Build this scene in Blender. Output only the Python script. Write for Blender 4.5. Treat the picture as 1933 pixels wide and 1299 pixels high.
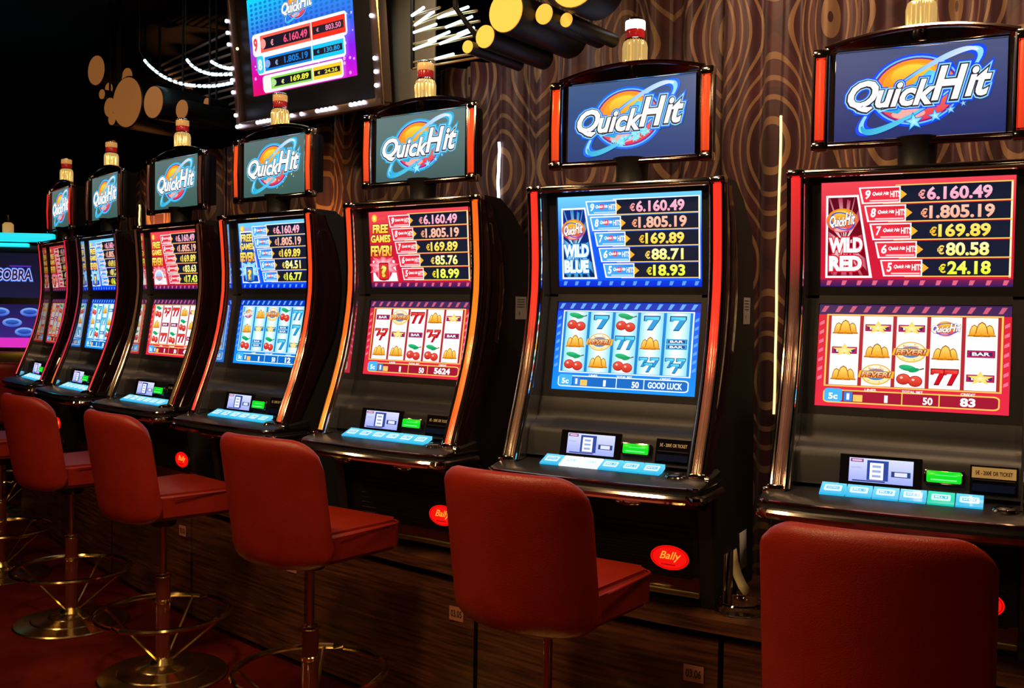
import bpy, bmesh, math, random
from math import sin, cos, pi, radians, sqrt
from mathutils import Vector, Matrix
random.seed(7)
for o in list(bpy.data.objects): bpy.data.objects.remove(o)
scene = bpy.context.scene
COL = scene.collection

# ------------------------------------------------------------------ camera, world, lights, exposure
F_PX, YAW, PITCH, ROLL = 1869.5, 0.517606, -0.033632, 0.015101
fw0 = Vector((-sin(YAW), cos(YAW), 0)); rt0 = Vector((cos(YAW), sin(YAW), 0)); up0 = Vector((0, 0, 1))
fwd = cos(PITCH)*fw0 + sin(PITCH)*up0; upv = cos(PITCH)*up0 - sin(PITCH)*fw0
rt = cos(ROLL)*rt0 + sin(ROLL)*upv; upv = cos(ROLL)*upv - sin(ROLL)*rt0
cam_d = bpy.data.cameras.new('camera'); cam = bpy.data.objects.new('camera', cam_d); COL.objects.link(cam)
cam_d.sensor_width = 36.0; cam_d.lens = F_PX/1933*36.0; cam_d.clip_start = 0.05
mw = Matrix((rt, upv, -fwd)).transposed().to_4x4(); mw.translation = Vector((1.20219, -4.096, 1.42778)); cam.matrix_world = mw
scene.camera = cam

world = bpy.data.worlds.new('world'); scene.world = world; world.use_nodes = True
bgn = world.node_tree.nodes['Background']; bgn.inputs[0].default_value = (0.010, 0.007, 0.006, 1); bgn.inputs[1].default_value = 0.35
scene.view_settings.view_transform = 'Standard'; scene.view_settings.look = 'None'
scene.view_settings.exposure = 0.0; scene.view_settings.gamma = 1.0; scene.view_settings.use_curve_mapping = False

def area(name, loc, target, power, size, color):
    l = bpy.data.lights.new(name, 'AREA'); l.shape = 'DISK'; l.size = size; l.energy = power; l.color = color
    o = bpy.data.objects.new(name, l); COL.objects.link(o); o.location = loc
    o.rotation_euler = (Vector(target)-Vector(loc)).to_track_quat('-Z', 'Y').to_euler(); return o
def spot(name, loc, target, power, angle, color, r=0.03):
    l = bpy.data.lights.new(name, 'SPOT'); l.spot_size = radians(angle); l.spot_blend = 0.6; l.energy = power; l.color = color; l.shadow_soft_size = r
    o = bpy.data.objects.new(name, l); COL.objects.link(o); o.location = loc
    o.rotation_euler = (Vector(target)-Vector(loc)).to_track_quat('-Z', 'Y').to_euler(); return o
WARM = (1.0, 0.62, 0.30)
# warm ceiling lights out of view over the stools, some added for chrome highlights
for i, (x, y, p, s_) in enumerate(((0.85, -1.85, 20, 0.3), (-0.5, -3.0, 50, 0.42), (-1.9, -2.75, 13, 0.36), (-3.4, -2.3, 9, 0.3), (2.4, -5.0, 10, 0.4), (-0.4, -5.2, 20, 0.4), (-3.0, -4.8, 16, 0.4))):
    area('unseen_ceiling_light', (x, y, 3.12), (x, y+0.1, 0), p, s_, WARM)
# warm unseen spots graze the curtain from above, uplights from behind the cabinets
for i, (x, y, p) in enumerate(((1.25, -1.25, 9), (0.42, -1.2, 10), (-0.65, -1.10, 2.0))):
    spot('curtain_spotlight', (x, y-0.15, 3.1), (x, y+0.55, 1.6), p*3.6, 75, (1.0, 0.68, 0.44))
for x, y, p in ((0.42, -0.93, 1.6), (-0.44, -0.86, 2.0), (-1.97, -0.52, 14.0), (-2.86, -0.26, 3.0), (-3.93, 0.08, 80.0)):
    spot('curtain_uplight', (x, y, 1.66), (x+0.02, y+0.27, 2.02), p, 58, (1.0, 0.40, 0.11))
spot('rack_fill', (-3.0, -1.3, 3.05), (-2.95, -0.2, 2.65), 10, 50, (0.9, 0.9, 1.0))  # added cool spot that brightens the grey rods
spot('rack_fill', (-0.95, -1.45, 2.95), (-0.95, -0.95, 2.4), 14, 80, (0.8, 0.95, 1.0))  # added cool spot for the golden rods and the bronze plate

# ------------------------------------------------------------------ colour helpers and materials
def s2l(c): return tuple(((v/255.0)/12.92 if v/255.0 <= 0.04045 else ((v/255.0+0.055)/1.055)**2.4) for v in c)
MATS = {}
def mat(name, base, rough=0.5, metal=0.0, emit=None, estr=0.0, coat=0.0, spec=0.5, trans=0.0, ior=1.45, bump=None, var=None):
    m = bpy.data.materials.new(name); m.use_nodes = True; nt = m.node_tree; b = nt.nodes['Principled BSDF']
    b.inputs['Base Color'].default_value = (*base, 1); b.inputs['Roughness'].default_value = rough; b.inputs['Metallic'].default_value = metal
    b.inputs['Specular IOR Level'].default_value = spec; b.inputs['Coat Weight'].default_value = coat; b.inputs['Coat Roughness'].default_value = 0.08
    b.inputs['Transmission Weight'].default_value = trans; b.inputs['IOR'].default_value = ior
    if emit: b.inputs['Emission Color'].default_value = (*emit, 1); b.inputs['Emission Strength'].default_value = estr
    if bump or var:
        tc = nt.nodes.new('ShaderNodeTexCoord')
        n = nt.nodes.new('ShaderNodeTexNoise'); n.inputs['Scale'].default_value = (bump or var)[0]; n.inputs['Detail'].default_value = 6
        nt.links.new(tc.outputs['Object'], n.inputs['Vector'])
        if bump:
            bp = nt.nodes.new('ShaderNodeBump'); bp.inputs['Strength'].default_value = bump[1]; bp.inputs['Distance'].default_value = 0.003
            nt.links.new(n.outputs['Fac'], bp.inputs['Height']); nt.links.new(bp.outputs['Normal'], b.inputs['Normal'])
        if var:
            n2 = nt.nodes.new('ShaderNodeTexNoise'); n2.inputs['Scale'].default_value = var[0]; n2.inputs['Detail'].default_value = 4
            nt.links.new(tc.outputs['Object'], n2.inputs['Vector'])
            r = nt.nodes.new('ShaderNodeValToRGB'); r.color_ramp.elements[0].position = 0.3; r.color_ramp.elements[1].position = 0.7
            r.color_ramp.elements[0].color = (*base, 1); r.color_ramp.elements[1].color = (*var[1], 1)
            nt.links.new(n2.outputs['Fac'], r.inputs['Fac']); nt.links.new(r.outputs['Color'], b.inputs['Base Color'])
    MATS[name] = m; return m
mat('black_satin', (0.009, 0.009, 0.011), 0.42, bump=(900, 0.15))
mat('black_side', (0.020, 0.019, 0.021), 0.55, bump=(700, 0.2))
mat('black_gloss', (0.006, 0.005, 0.007), 0.07, coat=1.0)
mat('wine_gloss', (0.020, 0.006, 0.010), 0.10, coat=1.0)
mat('deck_black', (0.014, 0.014, 0.016), 0.36, bump=(600, 0.2))
mat('chrome', (0.86, 0.80, 0.74), 0.09, 1.0)
mat('dark_chrome', (0.42, 0.37, 0.36), 0.12, 1.0)
mat('gold', (0.83, 0.62, 0.24), 0.16, 1.0)
mat('brass', (0.72, 0.55, 0.20), 0.22, 1.0, bump=(60, 0.08))
mat('dull_brass', (0.42, 0.33, 0.08), 0.35, 1.0)
mat('lens_gold', (0.95, 0.70, 0.30), 0.14, 0.9, emit=(1.0, 0.64, 0.20), estr=0.50)  # emission stands in for bright reflections on the fluted gold
mat('lens_amber', (0.80, 0.45, 0.14), 0.25, emit=(1.0, 0.50, 0.14), estr=0.42, coat=0.6)
mat('lens_white', (0.9, 0.9, 0.9), 0.2, emit=(1.0, 0.98, 0.96), estr=2.2)
mat('lens_red', (0.35, 0.012, 0.012), 0.2, emit=(0.7, 0.02, 0.02), estr=0.32, coat=0.8)
mat('leather', (0.30, 0.020, 0.007), 0.31, bump=(420, 0.35), var=(9, (0.24, 0.014, 0.005)))
mat('maroon_paint', (0.10, 0.016, 0.010), 0.22, coat=0.6)
mat('glass', (0.94, 0.92, 0.80), 0.02, trans=1.0, ior=1.5)
mat('acrylic', (0.95, 0.93, 0.90), 0.05, trans=1.0, ior=1.3)
mat('bronze_plate', (0.34, 0.27, 0.17), 0.36, 0.35, bump=(40, 0.15))
mat('frame_bronze', (0.26, 0.16, 0.12), 0.35, 0.7)
mat('tube_black', (0.006, 0.006, 0.007), 0.45)
mat('cheek_mirror', (0.62, 0.60, 0.62), 0.07, 0.95)
mat('amber_disc_dim', (0.28, 0.14, 0.05), 0.5, emit=(0.32, 0.115, 0.028), estr=0.62)
mat('amber_disc', (0.60, 0.34, 0.08), 0.5, emit=(1.0, 0.50, 0.055), estr=0.95)
mat('led_white', (0.9, 0.95, 1), 0.3, emit=(0.55, 0.68, 1.0), estr=7.0)
mat('led_warm', (1, 0.8, 0.4), 0.3, emit=(1.0, 0.75, 0.25), estr=4.0)
mat('garland_light', (0.9, 0.95, 1), 0.3, emit=(0.60, 0.92, 1.0), estr=2.6)
mat('wire', (0.03, 0.03, 0.03), 0.4)
mat('rod_metal', (0.75, 0.55, 0.28), 0.3, 0.5)
mat('rod_grey', (0.58, 0.50, 0.47), 0.4, 0.3)
mat('slit_light', (1, 0.8, 0.5), 0.5, emit=(1.0, 0.74, 0.28), estr=1.7)
mat('slit_light_white', (1, 1, 1), 0.5, emit=(1.0, 0.93, 0.95), estr=2.4)
mat('slit_orange', (1, 0.6, 0.3), 0.5, emit=(1.0, 0.36, 0.07), estr=1.2)
mat('cyan_light', (0.2, 0.8, 0.9), 0.3, emit=(0.005, 0.72, 0.86), estr=1.05)
mat('paper_grey', (0.62, 0.60, 0.58), 0.6); mat('paper_yellow', (0.85, 0.70, 0.34), 0.6, var=(70, (0.78, 0.62, 0.28))); mat('paper_dark', (0.16, 0.09, 0.07), 0.35, var=(50, (0.30, 0.18, 0.13)))
mat('tag_plate', (0.42, 0.17, 0.10), 0.5); mat('ink', (0.03, 0.01, 0.01), 0.6); mat('ink_gold', (0.75, 0.62, 0.32), 0.5)
mat('label_gold', (0.62, 0.50, 0.24), 0.35)
mat('slot_blue', (0.006, 0.012, 0.05), 0.2, coat=0.5)
mat('wall_paint', (0.010, 0.007, 0.007), 0.8, bump=(30, 0.2)); mat('ceiling_paint', (0.014, 0.009, 0.008), 0.7, bump=(20, 0.2))

def attr_emit(name, base, strength, gloss, metal=0.0):
    m = bpy.data.materials.new(name); m.use_nodes = True; nt = m.node_tree; b = nt.nodes['Principled BSDF']
    a = nt.nodes.new('ShaderNodeAttribute'); a.attribute_name = 'col'
    b.inputs['Base Color'].default_value = (*base, 1); b.inputs['Roughness'].default_value = gloss; b.inputs['Metallic'].default_value = metal
    nt.links.new(a.outputs['Color'], b.inputs['Emission Color']); b.inputs['Emission Strength'].default_value = strength
    MATS[name] = m
attr_emit('screen_print', (0.004, 0.004, 0.005), 1.0, 0.35)     # lit picture of a display; the attribute holds its colours
attr_emit('led_strip', (0.42, 0.30, 0.24), 1.0, 0.14, 0.8)          # translucent red LED strip
attr_emit('button_print', (0.01, 0.01, 0.012), 1.0, 0.2)

def wood_material():
    m = bpy.data.materials.new('wood'); m.use_nodes = True; nt = m.node_tree; b = nt.nodes['Principled BSDF']
    tc = nt.nodes.new('ShaderNodeTexCoord'); mp = nt.nodes.new('ShaderNodeMapping'); mp.inputs['Scale'].default_value = (1.2, 1.2, 26)
    n = nt.nodes.new('ShaderNodeTexNoise'); n.inputs['Scale'].default_value = 4; n.inputs['Detail'].default_value = 8
    r = nt.nodes.new('ShaderNodeValToRGB'); r.color_ramp.elements[0].position = 0.35; r.color_ramp.elements[1].position = 0.7
    r.color_ramp.elements[0].color = (0.026, 0.008, 0.004, 1); r.color_ramp.elements[1].color = (0.12, 0.040, 0.013, 1)
    nt.links.new(tc.outputs['Object'], mp.inputs['Vector']); nt.links.new(mp.outputs['Vector'], n.inputs['Vector'])
    nt.links.new(n.outputs['Fac'], r.inputs['Fac']); nt.links.new(r.outputs['Color'], b.inputs['Base Color']); b.inputs['Roughness'].default_value = 0.38
    MATS['wood'] = m
wood_material()
def carpet_material():
    m = bpy.data.materials.new('carpet'); m.use_nodes = True; nt = m.node_tree; b = nt.nodes['Principled BSDF']
    tc = nt.nodes.new('ShaderNodeTexCoord')
    v = nt.nodes.new('ShaderNodeTexNoise'); v.inputs['Scale'].default_value = 3.0; v.inputs['Detail'].default_value = 3
    r = nt.nodes.new('ShaderNodeValToRGB'); r.color_ramp.elements[0].position = 0.42; r.color_ramp.elements[1].position = 0.62
    r.color_ramp.elements[0].color = (0.070, 0.004, 0.003, 1); r.color_ramp.elements[1].color = (0.12, 0.010, 0.005, 1)
    n = nt.nodes.new('ShaderNodeTexNoise'); n.inputs['Scale'].default_value = 260; bp = nt.nodes.new('ShaderNodeBump'); bp.inputs['Strength'].default_value = 0.6; bp.inputs['Distance'].default_value = 0.004
    for k in (v, n): nt.links.new(tc.outputs['Object'], k.inputs['Vector'])
    nt.links.new(v.outputs['Fac'], r.inputs['Fac']); nt.links.new(r.outputs['Color'], b.inputs['Base Color'])
    nt.links.new(n.outputs['Fac'], bp.inputs['Height']); nt.links.new(bp.outputs['Normal'], b.inputs['Normal']); b.inputs['Roughness'].default_value = 0.9; b.inputs['Specular IOR Level'].default_value = 0.05
    MATS['carpet'] = m
carpet_material()
def curtain_material():
    # woven retro print: nested loops and pointed arches = level bands of a smooth periodic field
    m = bpy.data.materials.new('curtain_cloth'); m.use_nodes = True; nt = m.node_tree; b = nt.nodes['Principled BSDF']; L = nt.links.new
    uv = nt.nodes.new('ShaderNodeUVMap'); sx = nt.nodes.new('ShaderNodeSeparateXYZ'); L(uv.outputs['UV'], sx.inputs['Vector'])
    def M(op, a, bb=None):
        n = nt.nodes.new('ShaderNodeMath'); n.operation = op
        for i, v in enumerate((a, bb)):
            if v is None: continue
            if isinstance(v, (int, float)): n.inputs[i].default_value = v
            else: L(v, n.inputs[i])
        return n.outputs[0]
    cu = M('COSINE', M('MULTIPLY', sx.outputs['X'], 2*pi/0.56)); cv = M('COSINE', M('MULTIPLY', sx.outputs['Y'], 2*pi/0.80))
    c2 = M('COSINE', M('MULTIPLY', sx.outputs['X'], 4*pi/0.56))
    f = M('ADD', M('ADD', M('MULTIPLY', cu, 1.15), cv), M('MULTIPLY', c2, 0.16))
    band = M('FRACT', M('MULTIPLY', M('ADD', f, 4.0), 2.0))
    st = M('MULTIPLY', M('GREATER_THAN', band, 0.34), M('LESS_THAN', band, 0.60))
    wide = M('GREATER_THAN', M('FRACT', M('MULTIPLY', M('ADD', f, 4.0), 0.5)), 0.5)
    mx = nt.nodes.new('ShaderNodeMix'); mx.data_type = 'RGBA'; mx.inputs[6].default_value = (0.038, 0.008, 0.014, 1); mx.inputs[7].default_value = (0.060, 0.013, 0.018, 1); L(wide, mx.inputs[0])
    mx2 = nt.nodes.new('ShaderNodeMix'); mx2.data_type = 'RGBA'; mx2.inputs[7].default_value = (0.21, 0.110, 0.052, 1); L(st, mx2.inputs[0]); L(mx.outputs[2], mx2.inputs[6])
    L(mx2.outputs[2], b.inputs['Base Color']); b.inputs['Roughness'].default_value = 0.5; b.inputs['Sheen Weight'].default_value = 0.1
    MATS['curtain_cloth'] = m
curtain_material()

# ------------------------------------------------------------------ mesh building
class MB:
    def __init__(s): s.v = []; s.f = []; s.m = []; s.c = []; s.mats = []
    def mi(s, m):
        if m not in s.mats: s.mats.append(m)
        return s.mats.index(m)
    def add(s, vs, fs, m, col=None, vcol=None):
        b = len(s.v); s.v.extend(vs); k = s.mi(m)
        for f in fs:
            s.f.append([b+i for i in f]); s.m.append(k)
            s.c.append([(vcol[i] if vcol else (col or (0, 0, 0))) for i in f])
    def box(s, c, d, m, bev=0.0, rot=None, seg=2):
        bm = bmesh.new(); bmesh.ops.create_cube(bm, size=1.0); bmesh.ops.scale(bm, vec=d, verts=bm.verts)
        if bev > 0: bmesh.ops.bevel(bm, geom=bm.edges[:], offset=bev, segments=seg, affect='EDGES', profile=0.5)
        M = (rot.to_4x4() if rot else Matrix.Identity(4)); M = Matrix.Translation(Vector(c)) @ M
        s.frombm(bm, m, M)
    def frombm(s, bm, m, M=None):
        bm.verts.ensure_lookup_table(); bm.verts.index_update()
        s.add([tuple((M @ v.co) if M else v.co) for v in bm.verts], [[v.index for v in f.verts] for f in bm.faces], m); bm.free()
    def lathe(s, prof, m, c=(0, 0, 0), seg=24, flute=0, amp=0.0, axis=None):
        vs = []; n = len(prof)
        for j in range(seg):
            a = 2*pi*j/seg; k = 1.0 + (amp*cos(flute*a) if flute else 0)
            for r, z in prof: vs.append((r*k*cos(a), r*k*sin(a), z))
        fs = []
        for j in range(seg):
            j2 = (j+1) % seg
            for i in range(n-1): fs.append([j*n+i, j2*n+i, j2*n+i+1, j*n+i+1])
        if prof[0][0] > 1e-6: fs.append([j*n for j in range(seg)][::-1])
        if prof[-1][0] > 1e-6: fs.append([j*n+n-1 for j in range(seg)])
        if axis is not None:
            q = Vector((0, 0, 1)).rotation_difference(Vector(axis)); vs = [tuple(q @ Vector(p)) for p in vs]
        s.add([(p[0]+c[0], p[1]+c[1], p[2]+c[2]) for p in vs], fs, m)
    def tube(s, pts, r, m, seg=8, closed=False, cap=True, flat=1.0, cols=None):
        pts = [Vector(p) for p in pts]; n = len(pts); vs = []; vc = []
        for i, p in enumerate(pts):
            a = pts[(i-1) % n] if (closed or i > 0) else p; b = pts[(i+1) % n] if (closed or i < n-1) else p
            t = (b-a).normalized(); ref = Vector((1, 0, 0)) if abs(t.x) < 0.9 else Vector((0, 0, 1))
            u = (ref - t*ref.dot(t)).normalized(); w = t.cross(u)
            for k in range(seg):
                an = 2*pi*k/seg; vs.append(tuple(p + u*(r*cos(an)) + w*(r*flat*sin(an)))); vc.append(cols[i] if cols else (0, 0, 0))
        fs = []
        for i in range(n if closed else n-1):
            i2 = (i+1) % n
            for k in range(seg): fs.append([i*seg+k, i*seg+(k+1) % seg, i2*seg+(k+1) % seg, i2*seg+k])
        if cap and not closed: fs.append(list(range(seg))[::-1]); fs.append([(n-1)*seg+k for k in range(seg)])
        s.add(vs, fs, m, vcol=vc)
    def prism(s, poly, x0, x1, m):           # poly of (y, z) swept along x
        n = len(poly); vs = [(x0, y, z) for y, z in poly]+[(x1, y, z) for y, z in poly]
        fs = [list(range(n)), [n+i for i in range(n)][::-1]]+[[i, n+i, n+(i+1) % n, (i+1) % n] for i in range(n)]
        s.add(vs, fs, m)
    def plate(s, poly, z0, z1, m):           # poly of (x, y) extruded in z
        n = len(poly); vs = [(x, y, z0) for x, y in poly]+[(x, y, z1) for x, y in poly]
        fs = [list(range(n))[::-1], [n+i for i in range(n)]]+[[i, (i+1) % n, n+(i+1) % n, n+i] for i in range(n)]
        s.add(vs, fs, m)
    def mesh(s, name, smooth=35, fixn=True):
        me = bpy.data.meshes.new(name); me.from_pydata(s.v, [], s.f)
        for m in s.mats: me.materials.append(MATS[m])
        me.polygons.foreach_set('material_index', s.m)
        if any(m in ('screen_print', 'led_strip', 'button_print') for m in s.mats):
            at = me.attributes.new('col', 'FLOAT_COLOR', 'CORNER'); flat = []
            for f in s.c:
                for c in f: flat.extend((c[0], c[1], c[2], 1.0))
            at.data.foreach_set('color', flat)
        me.update()
        if fixn:
            bm = bmesh.new(); bm.from_mesh(me); bmesh.ops.recalc_face_normals(bm, faces=bm.faces); bm.to_mesh(me); bm.free()
        if smooth:
            me.polygons.foreach_set('use_smooth', [True]*len(me.polygons)); me.set_sharp_from_angle(angle=radians(smooth))
        return me
    def build(s, name, parent=None, **k): return link(name, s.mesh(name, **k), parent)
def link(name, me, parent=None):
    o = bpy.data.objects.new(name, me); COL.objects.link(o)
    if parent is not None: o.parent = parent
    return o
def tag(o, label=None, cat=None, group=None, kind=None):
    for k, v in (('label', label), ('category', cat), ('group', group), ('kind', kind)):
        if v: o[k] = v
    return o
def empty(name, loc=(0, 0, 0), rz=0.0, **k):
    o = bpy.data.objects.new(name, None); COL.objects.link(o); o.location = loc; o.rotation_euler = (0, 0, rz); o.empty_display_size = 0.1; return tag(o, **k)
def children(o): return [c for c in bpy.data.objects if c.parent == o]
def copy_tree(o, parent=None, kids=None):
    kids = kids or CHILD(); c = o.copy(); COL.objects.link(c); c.parent = parent
    for ch in kids.get(o.name, []): copy_tree(ch, c, kids)
    return c
def CHILD():
    d = {}
    for o in bpy.data.objects:
        if o.parent: d.setdefault(o.parent.name, []).append(o)
    return d
def smoothline(pts, n=8):
    out = []
    P = [Vector(p) for p in pts]
    for i in range(len(P)-1):
        a = P[max(i-1, 0)]; b = P[i]; c = P[i+1]; d = P[min(i+2, len(P)-1)]
        for k in range(n):
            t = k/n; out.append(0.5*((2*b)+(c-a)*t+(2*a-5*b+4*c-d)*t*t+(3*b-3*c+d-a)*t**3))
    out.append(P[-1]); return out

# ------------------------------------------------------------------ text and screen pictures
TXT = {}
def glyphs(s, bold, shear):
    k = (s, bold, shear)
    if k not in TXT:
        cu = bpy.data.curves.new('t', 'FONT'); cu.body = s; cu.size = 1.0; cu.offset = bold; cu.shear = shear; cu.resolution_u = 3; cu.fill_mode = 'FRONT'
        o = bpy.data.objects.new('t', cu); COL.objects.link(o); dg = bpy.context.evaluated_depsgraph_get(); dg.update()
        me = o.evaluated_get(dg).to_mesh(); vs = [(v.co.x, v.co.y) for v in me.vertices]; fs = [list(p.vertices) for p in me.polygons]
        o.evaluated_get(dg).to_mesh_clear(); bpy.data.objects.remove(o); bpy.data.curves.remove(cu); TXT[k] = (vs, fs)
    return TXT[k]
LAY = 0.00035
class Pic:
    """flat print on a panel: u to the right, v up, layered outward by fractions of a millimetre"""
    def __init__(s, mapf, m='screen_print'): s.mb = MB(); s.map = mapf; s.m = m
    def poly(s, pts, col, lay, cols=None):
        if not isinstance(col[0], (int, float)): cols = col
        vs = [s.map(u, v, lay*LAY) for u, v in pts]
        s.mb.add(vs, [list(range(len(pts)))], s.m, col=col if cols is None else None, vcol=cols)
    def rect(s, u0, v0, u1, v1, col, lay, top=None):
        s.poly([(u0, v0), (u1, v0), (u1, v1), (u0, v1)], col, lay, [col, col, top, top] if top else None)
    def rrect(s, u0, v0, u1, v1, r, col, lay, top=None):
        pts = []
        for cx, cy, a0 in ((u1-r, v1-r, 0), (u0+r, v1-r, 90), (u0+r, v0+r, 180), (u1-r, v0+r, 270)):
            for k in range(5): a = radians(a0+22.5*k); pts.append((cx+r*cos(a), cy+r*sin(a)))
        cols = [mixc(col, top, (p[1]-v0)/(v1-v0)) for p in pts] if top else None
        s.poly(pts, col, lay, cols)
    def disc(s, cx, cy, rx, ry, col, lay, top=None, n=28, rot=0.0):
        pts = []; cols = []
        for k in range(n):
            a = 2*pi*k/n; x, y = rx*cos(a), ry*sin(a); pts.append((cx+x*cos(rot)-y*sin(rot), cy+x*sin(rot)+y*cos(rot)))
            if top: cols.append(mixc(col, top, 0.5+0.5*sin(a+rot)))
        s.poly(pts, col, lay, cols if top else None)
    def band(s, cx, cy, rx, ry, w, col, lay, rot=0.0, a0=0, a1=360, col2=None, n=30):   # elliptic ring, width w tapering towards its ends if open
        vs = []; cs = []
        for k in range(n+1):
            t = k/n; a = radians(a0+(a1-a0)*t); ww = w if callable(w) is False else w(t)
            for q in (1+ww, 1-ww):
                x, y = rx*q*cos(a), ry*q*sin(a); vs.append(s.map(cx+x*cos(rot)-y*sin(rot), cy+x*sin(rot)+y*cos(rot), lay*LAY)); cs.append(mixc(col, col2 or col, t))
        s.mb.add(vs, [[2*k, 2*k+1, 2*k+3, 2*k+2] for k in range(n)], s.m, vcol=cs)
    def star(s, cx, cy, r, col, lay, rot=0.0, inner=0.42, n=5, col2=None):
        pts = []
        for k in range(2*n):
            a = pi/2+rot+pi*k/n; q = r if k % 2 == 0 else r*inner; pts.append((cx+q*cos(a), cy+q*sin(a)))
        ctr = (cx, cy); vs = [s.map(u, v, lay*LAY) for u, v in pts+[ctr]]
        s.mb.add(vs, [[k, (k+1) % (2*n), 2*n] for k in range(2*n)], s.m, vcol=[col]*(2*n)+[col2 or col])
    def text(s, st, cx, cy, w, h, col, lay, bold=0.0, shear=0.0, top=None, ref=None, rot=0.0):
        vs, fs = glyphs(st, bold, shear); rv, _ = glyphs(st, ref if ref is not None else bold, shear)
        if not vs: return
        x0 = min(p[0] for p in rv); x1 = max(p[0] for p in rv); y0 = min(p[1] for p in rv); y1 = max(p[1] for p in rv)
        sx = w/(x1-x0); sy = h/(y1-y0); mx, my = (x0+x1)/2, (y0+y1)/2; cr, sr = cos(rot), sin(rot)
        out = []; cs = []
        for x, y in vs:
            a, b = (x-mx)*sx, (y-my)*sy; out.append(s.map(cx+a*cr-b*sr, cy+a*sr+b*cr, lay*LAY)); cs.append(mixc(col, top, min(1, max(0, b/h+0.5))) if top else col)
        s.mb.add(out, fs, s.m, vcol=cs)
    def build(s, name, parent): return s.mb.build(name, parent, smooth=None, fixn=False)
def mixc(a, b, t): return tuple(a[i]*(1-t)+b[i]*t for i in range(3))
def C(r, g, b, k=1.0): return tuple(v*k for v in s2l((r, g, b)))
WHITE = (1.15, 1.15, 1.15)

# ------------------------------------------------------------------ slot machine: profile curves and shared meshes
STRIP = [(0.975, -0.265), (1.06, -0.232), (1.14, -0.20), (1.24, -0.165), (1.33, -0.141), (1.42, -0.124), (1.50, -0.115), (1.58, -0.114), (1.65, -0.118), (1.73, -0.124), (1.80, -0.131)]
def F(z):
    if z <= STRIP[0][0]: return STRIP[0][1]
    for (z0, y0), (z1, y1) in zip(STRIP, STRIP[1:]):
        if z <= z1: return y0+(y1-y0)*(z-z0)/(z1-z0)
    return STRIP[-1][1]
ZS = [0.972+0.828*i/30 for i in range(31)]
XC = 0.298                                                   # centre of each light strip
UP0, UP1 = (-0.068, 1.507), (-0.090, 1.788)                  # upper screen, bottom and top edge (y, z)
LO0, LO1 = (-0.113, 1.183), (-0.070, 1.458)                  # lower screen
def panel_map(p0, p1, hw):
    a = Vector((0, p0[0], p0[1])); b = Vector((0, p1[0], p1[1])); H = (b-a).length; up = (b-a).normalized(); n = Vector((1, 0, 0)).cross(up)
    n = n if n.y < 0 else -n
    def f(u, v, d): return tuple(a + Vector((u*hw, 0, 0)) + up*(v*H) + n*d)
    return f, H
HW = 0.237
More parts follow.
